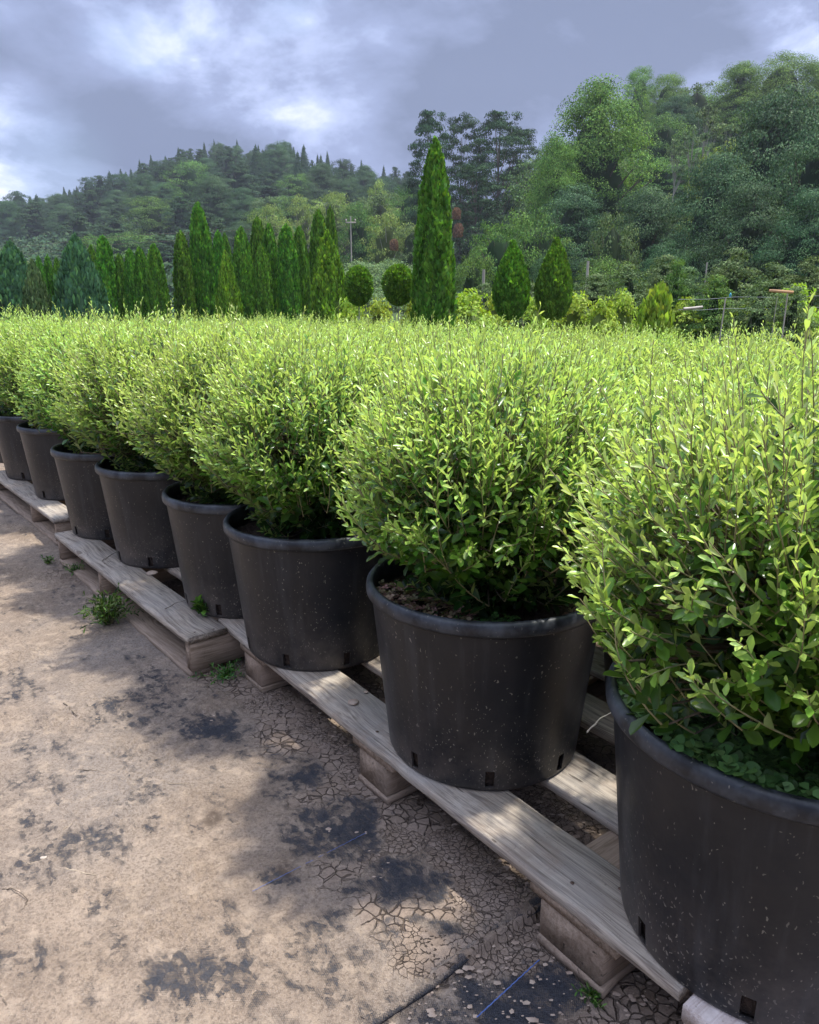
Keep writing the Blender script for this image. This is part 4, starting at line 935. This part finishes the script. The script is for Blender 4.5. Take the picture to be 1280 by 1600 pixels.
# --- power pole and lines on the left slope
def pole():
    x, y, z = at(548, 338, 60); z0 = float(hill_z(x, y)); t = empty('power_pole', (x, y, z0)); h = z-z0
    tag(t, 'grey power pole with a crossarm among the pale trees on the slope', 'power pole')
    V, F = tubes(np.array([[(0, 0, -.5), (0, 0, h)]]), np.array([[.055, .045]]), 8); mk('pole', V, F, M['post'], t)
    mk('crossarm', *box(-.4, .4, -.04, .04, h-.5, h-.40), M['post'], t)
    for q in (-.35, 0, .35):
        V, F = lathe([(.001, h-.36), (.05, h-.36), (.04, h-.2), (.001, h-.18)], 8); V[:, 0] += q; mk('insulator', V, F, M['palewood'], t)
pole()
for k, dz in enumerate((0, -.5)):
    a = np.array(at(548, 342, 60)); b = np.array(at(-150, 395, 60)); a[2] += dz; b[2] += dz*1.2
    wire('power_line', [a, (a+b)/2, b], .011, ('upper' if k == 0 else 'lower')+' power line running left from the pole across the dark slope', 'power line', 'bark')

# --- big trees and woods
pineR = [lobed('pine_tree', 400+k, 7.5, 16, 40, 20000, .20, 'pine', .22, .24, .5, 'bark', 'round', .22, .0) for k in range(3)]
poplar = [lobed('broadleaf_tree', 420+k, 9, 13.5, 90, 60000, .125, 'warm', .06, .20, .9, 'bark', ('dome', 'round')[k], .3, .42) for k in range(2)]
domeB = [lobed('broadleaf_tree', 450, 9, 9, 50, 14000, .2, 'pine', .05, .19, .75, 'bark', 'round', .3)]
dome = [lobed('broadleaf_tree', 440+k, 10, 9.5, 80, 46000, .115, 'deep', .05, .17, .6, 'bark', 'dome', .3) for k in range(2)]
mid = [lobed('broadleaf_tree', 460+k, 7, 7.5, 40, 13000, .15, 'broad', .06, .2, .75, 'bark', 'round', .2) for k in range(3)]
oli = [lobed('broadleaf_tree', 480+k, 6.5, 7, 36, 8000, .17, 'olive', .05, .2, .75, 'bark', 'round', .2) for k in range(2)]
lite = [lobed('broadleaf_tree', 500+k, 6, 6.5, 34, 8000, .16, 'light', .05, .2, .7, 'palebark', 'round', .18) for k in range(2)]
spiky = [spire('spruce_tree', 520+k, 4.2, 9.5, 6000, .26, 'pine', tiers=10+k*3) for k in range(4)]
rag = [lobed('pine_tree', 540+k, 6, 10, 22, 6500, .22, 'pine', .15, .2, .7, 'bark', 'tall', .2) for k in range(3)]
bare = [lobed('thin_tree', 560+k, 4.5, 8.5, 22, 1500, .22, 'olive', .35, .14, .5, 'palebark', 'top', .10, .01) for k in range(2)]
dimsz = {}
for L_, hw in ((pineR, (16, 7.5)), (poplar, (13.5, 9)), (dome, (9.5, 10)), (domeB, (9, 9)), (mid, (7.5, 7)), (oli, (7, 6.5)), (lite, (6.5, 6)), (spiky, (9.5, 4.6)), (rag, (10, 6)), (bare, (8.5, 4.5))):
    for p in L_: dimsz[p.name] = hw
def tree_at(ps, px, py, wpx, D, label, cat='tree', group=None, zmin=None):
    p = rng.choice(ps) if isinstance(ps, list) else ps
    H_, W_ = dimsz[p.name]; x, y, z = at(px, py, D); z0 = max(0, float(hill_z(x, D)))-.3 if zmin is None else zmin
    d = D*math.cos(PITCH)-(z-CZ)*math.sin(PITCH); wid = wpx/F_PX*d
    return put(p, x, D, z0, wid/W_, label, cat, group, sz=(z-z0)/H_)
# pines standing against the sky
for px, py, wp, D, lab in ((672, 166, 70, 72, 'tall dark pine against the sky, leftmost of the group behind the tall column'), (722, 176, 62, 74, 'dark pine in the middle of the sky group'), (782, 168, 92, 72, 'wide topped dark pine with gaps, right of the sky group'),
        (815, 196, 60, 80, 'smaller dark pine at the right of the sky group'), (745, 250, 80, 68, 'lower dark pine filling under the sky group')):
    tree_at(pineR, px, py, wp, D, lab, 'pine tree', 'tall pines behind the nursery')
tree_at(poplar[0], 938, 132, 205, 50, 'huge dense mid green tree in the centre right', 'tree')
tree_at(poplar[0], 870, 215, 110, 47, 'lower green tree leaning on the left side of the huge centre tree', 'tree')
tree_at(poplar, 1045, 108+10, 70, 85, 'round tree crown on the skyline right of the huge tree', 'tree'); tree_at(poplar, 1003, 106, 60, 88, 'twin narrow crown on the skyline right of the huge tree', 'tree')
for px, py, wp, lab in ((1160, 100, 110, 'bright green leafy crown on the right skyline, left one'), (1225, 88, 120, 'bright green leafy crown on the right skyline, highest one'), (1300, 95, 130, 'bright green leafy crown cut by the right edge on the skyline')):
    tree_at(poplar, px, py, wp, 80, lab, 'tree', 'leafy trees on the right skyline')
for px, py, wp, D, lab in ((1215, 150, 250, 34, 'great dark blue green tree at the right, upper mass'), (1290, 190, 230, 30, 'great dark tree cut by the right edge'), (1120, 250, 200, 33, 'dark spreading tree left of the great one'), (1180, 290, 200, 28, 'dark low spreading tree in front of the great one'), (1270, 300, 180, 26, 'dark low tree at the right edge behind the young stock'), (1010, 300, 170, 36, 'deep green rounded tree under the huge centre tree'), (900, 290, 170, 42, 'deep green tree at the lower left of the huge centre tree')):
    tree_at(dome, px, py, wp, D, lab, 'tree', 'dark spreading trees on the right')
for px, py, wp, D, lab in ((1105, 165, 60, 62, 'thin pale trunked tree with drooping sparse crown'), (1085, 195, 50, 60, 'bare stemmed thin tree left of the drooping one'), (1140, 190, 55, 58, 'thin pale tree right of the drooping one'), (1060, 215, 44, 60, 'scraggy thin tree with pale bare stems')):
    tree_at(bare, px, py, wp, D, lab, 'tree', 'thin pale trees on the right slope')
for px, py, wp, D, ps, lab in ((840, 330, 120, 40, mid, 'mid green tree left below the huge tree'), (960, 330, 90, 30, oli, 'olive tree with yellowish tips right of the topiary cones'), (780, 345, 110, 38, mid, 'mid green tree above the first topiary cone'), (1030, 300, 90, 38, oli, 'olive tree under the thin pale trees'),
        (1130, 225, 90, 42, lite, 'yellow green tree glowing between darker ones on the right'), (1040, 180, 90, 70, mid, 'mid green crown behind the thin trees'), (1090, 130, 80, 80, oli, 'grey green crown on the right skyline'), (1060, 150, 90, 78, dome, 'flat dark crown under the skyline trees'),
        (860, 400, 100, 24, dome, 'dark low tree behind the second topiary cone'), (940, 400, 110, 24, mid, 'green low tree right of the pale stake'), (1040, 385, 120, 22, dome, 'dark low tree behind the lime conifer'), (740, 395, 80, 26, mid, 'green low tree right of the tall column'),
        (590, 300, 90, 75, oli, 'olive tree on the slope above the balls'), (640, 290, 80, 78, mid, 'mid green tree left of the tall column'), (605, 335, 80, 58, lite, 'light feathery tree beside the power pole'), (560, 320, 70, 66, mid, 'mid green tree behind the power pole'), (645, 350, 60, 50, oli, 'olive tree close left of the tall column')):
    tree_at(ps, px, py, wp, D, lab, 'tree', None)
for px, py, wp, D, lab in ((470, 308, 52, 82, 'round pale green crown, right of two on the left slope'), (425, 320, 56, 80, 'round pale green crown, left of two on the left slope'), (520, 300, 60, 86, 'pale green tree left of the power pole'), (445, 345, 50, 70, 'pale low crown under the two round ones'), (590, 285, 50, 90, 'small pale crown near the crest above the pole')):
    tree_at(lite, px, py, wp, D, lab, 'tree', 'pale trees on the left slope')
# rust coloured bushes
for px, py, wp, D, lab in ((714, 325, 12, 46, 'rust orange bush glimpsed right of the tall column'), (716, 350, 14, 46, 'small rust bush below the orange one'), (616, 374, 12, 44, 'tiny reddish bush on the pale bank above the balls')):
    p = clipped('rust_bush', px, 1.0, 1.0, 'bush', 700, 'rust', spray=.16); x, y, z = at(px, py, D); h = wp*1.3/F_PX*D
    put(p, x, D, z-h, wp/F_PX*D, lab, 'bush', sz=h)
# scrub banks: one cover nobody could count
def scrub(name, x0, x1, y0, y1, n, s, mat, label, seed, hh=.8):
    r = np.random.RandomState(seed); u = r.uniform(x0, x1, n); y = r.uniform(y0, y1, n); x = (u-640)/F_PX*y*.967
    z = np.maximum(hill_z(x, y), 0)+hh*fbm(x*.8, y*.8, 3, seed)*r.rand(n)**.4
    V, F, a_ = quadcrown(np.c_[x, y, z], np.c_[r.randn(n)*.3, r.randn(n)*.3-.3, np.ones(n)], s, r, .8)
    tag(mk(name, V, F, M[mat], attrs=a_), label, 'scrub', kind='stuff')
scrub('bank_scrub', -120, 135, 42, 60, 60000, .13, 'olive', 'pale scrub covering the bank at the far left', 3, 1.5)
scrub('bank_scrub', 500, 672, 38, 56, 60000, .10, 'olive', 'yellowish grass and scrub on the bank behind the ball topiaries', 5, 1.2)
scrub('low_growth', -200, 1500, 16, 34, 60000, .16, 'broad', 'mixed low growth at the foot of the hills', 7, .9)
scrub('nursery_stock', 880, 1400, 8.5, 16, 24000, .07, 'olive', 'mass of low nursery stock in the right hand beds', 8, .75)
scrub('hill_growth', -200, 760, 60, 215, 90000, .75, 'pine', 'dark undergrowth between the trees of the left hill', 9, 2.5)
scrub('hill_growth', 700, 1500, 30, 110, 70000, .5, 'deep', 'green undergrowth between the trees of the right hill', 10, 2.5)

# the wood on the hill, tree by tree
def forest():
    out = []
    for row, (frac, hpx) in enumerate(((1.0, 34), (.93, 36), (.85, 38), (.76, 42), (.66, 46), (.55, 52), (.44, 58))):
        step = (13, 18, 26, 32, 38, 46, 54)[row]; u = -30+row*7
        while u < 655:
            D = np.interp(u, RX, RD)*frac; d0 = np.interp(u, RX, R0)
            D = max(D, d0+8); x = (u-640)/F_PX*D*.97; z0 = float(hill_z(x, D)); 
            sky_ = row <= 1
            if sky_: ps, kind = (spiky, 0) if rng.random() < (.93 if u < 300 else .72) else (rag, 1)
            elif row <= 3: ps, kind = rng.choice([(rag, 1), (spiky, 0), (rag, 1), (dome, 2), (domeB, 2)])
            else: ps, kind = rng.choice([(mid, 3), (dome, 2), (rag, 1), (oli, 4), (dome, 2)])
            if row >= 4 and u < 390: ps, kind = rng.choice([(mid, 3), (dome, 2), (rag, 1), (dome, 2)])
            if row >= 5 and 390 < u < 640: ps, kind = rng.choice([(lite, 5), (mid, 3), (oli, 4), (mid, 3)])
            if row >= 5 and u < 100: u += step; continue
            p = rng.choice(ps); H_, W_ = dimsz[p.name]
            h = hpx*(rng.uniform(.85, 1.3) if sky_ else rng.uniform(.8, 1.25))/F_PX*D*(1.15 if 290 < u < 520 else 1)*(.8 if u < 200 and sky_ else 1)
            wd = (step*(1.35 if kind else (.95 if row else 1.35))*rng.uniform(.9, 1.3))/F_PX*D
            lab = {0: 'pointed dark conifer', 1: 'ragged dark pine', 2: 'dark rounded tree', 3: 'mid green tree', 4: 'olive green tree', 5: 'pale green tree'}[kind]
            mark = next(m_ for q_, m_ in ((60, 'the far left edge'), (140, 'the blue green conifer'), (250, 'the blunt left columns'), (330, 'the tallest row column'), (390, 'the squat conifer'), (450, 'the middle columns'), (530, 'the biggest cone'), (600, 'the ball topiaries'), (9999, 'the tall lone column')) if u < q_)
            side = 'left end' if u < 200 else ('summit' if u < 480 else 'right shoulder')
            pos = '%s, above %s' % (('on the far skyline', 'just under the far skyline', 'near the hilltop', 'high on the far slope', 'halfway up the far slope', 'low on the far slope', 'at the far slope foot')[row], mark)
            put(p, x, D, z0-.5, wd/W_, lab+' '+pos, 'tree', 'trees of the wood on the far hill', sz=(h+.5)/H_)
            u += step*rng.uniform(.75, 1.25)
    for row, (D, step, py) in enumerate(((104, 60, 150), (88, 70, 190), (66, 80, 240), (50, 90, 300))):
        u = 835+row*20
        while u < 1330:
            ps, kind = rng.choice([(mid, 'mid green'), (oli, 'olive green'), (dome, 'dark'), (mid, 'mid green')])
            D_ = D*rng.uniform(.95, 1.05); yy = py+rng.uniform(-14, 14)+(max(0, 1050-u)*.45 if row < 2 else 0)
            tree_at(ps, u, yy, step*1.6, D_, '%s tree in %s, right hill, %s' % (kind, ('the top belt', 'the upper belt', 'the middle belt', 'the lowest belt')[row], 'left part' if u < 1000 else 'middle part' if u < 1170 else 'right part'), 'tree', 'trees of the wood on the right hill')
            u += step*rng.uniform(.8, 1.2)
forest()
same = {}
for o in C.objects:
    if o.parent is None and o.get('category') == 'tree' and o.location.z > -400: same.setdefault(o['label'], []).append(o)
for lb, os_ in same.items():
    if 2 <= len(os_) <= 10:
        os_.sort(key=lambda o: o.location.x/o.location.y)
        words = {2: ('left one', 'right one'), 3: ('left one', 'middle one', 'right one')}.get(len(os_), [w_+' from left' for w_ in 'first second third fourth fifth sixth seventh eighth ninth tenth'.split()])
        for o, wd in zip(os_, words): o['label'] = lb+', '+wd
for o in [o for o in C.objects if o.parent is None and o.location.z < -400]:
    for c in list(o.children): bpy.data.objects.remove(c)
    bpy.data.objects.remove(o)
# ------------------------------------------------------------------ air
HAZE = .00045
if HAZE:
    hz = mk('haze', *box(-330, 330, -8, 262, -9, 75))
    hz.data.materials.clear(); m, t, out = newmat('haze_air')
    pv = t('ShaderNodeVolumePrincipled', {'Color': (.82, .89, 1, 1), 'Density': HAZE, 'Anisotropy': .2}); t.l.new(pv.outputs[0], out.inputs['Volume'])
    hz.data.materials.append(m); tag(hz, 'thin bluish haze over the hills', 'haze', kind='stuff')
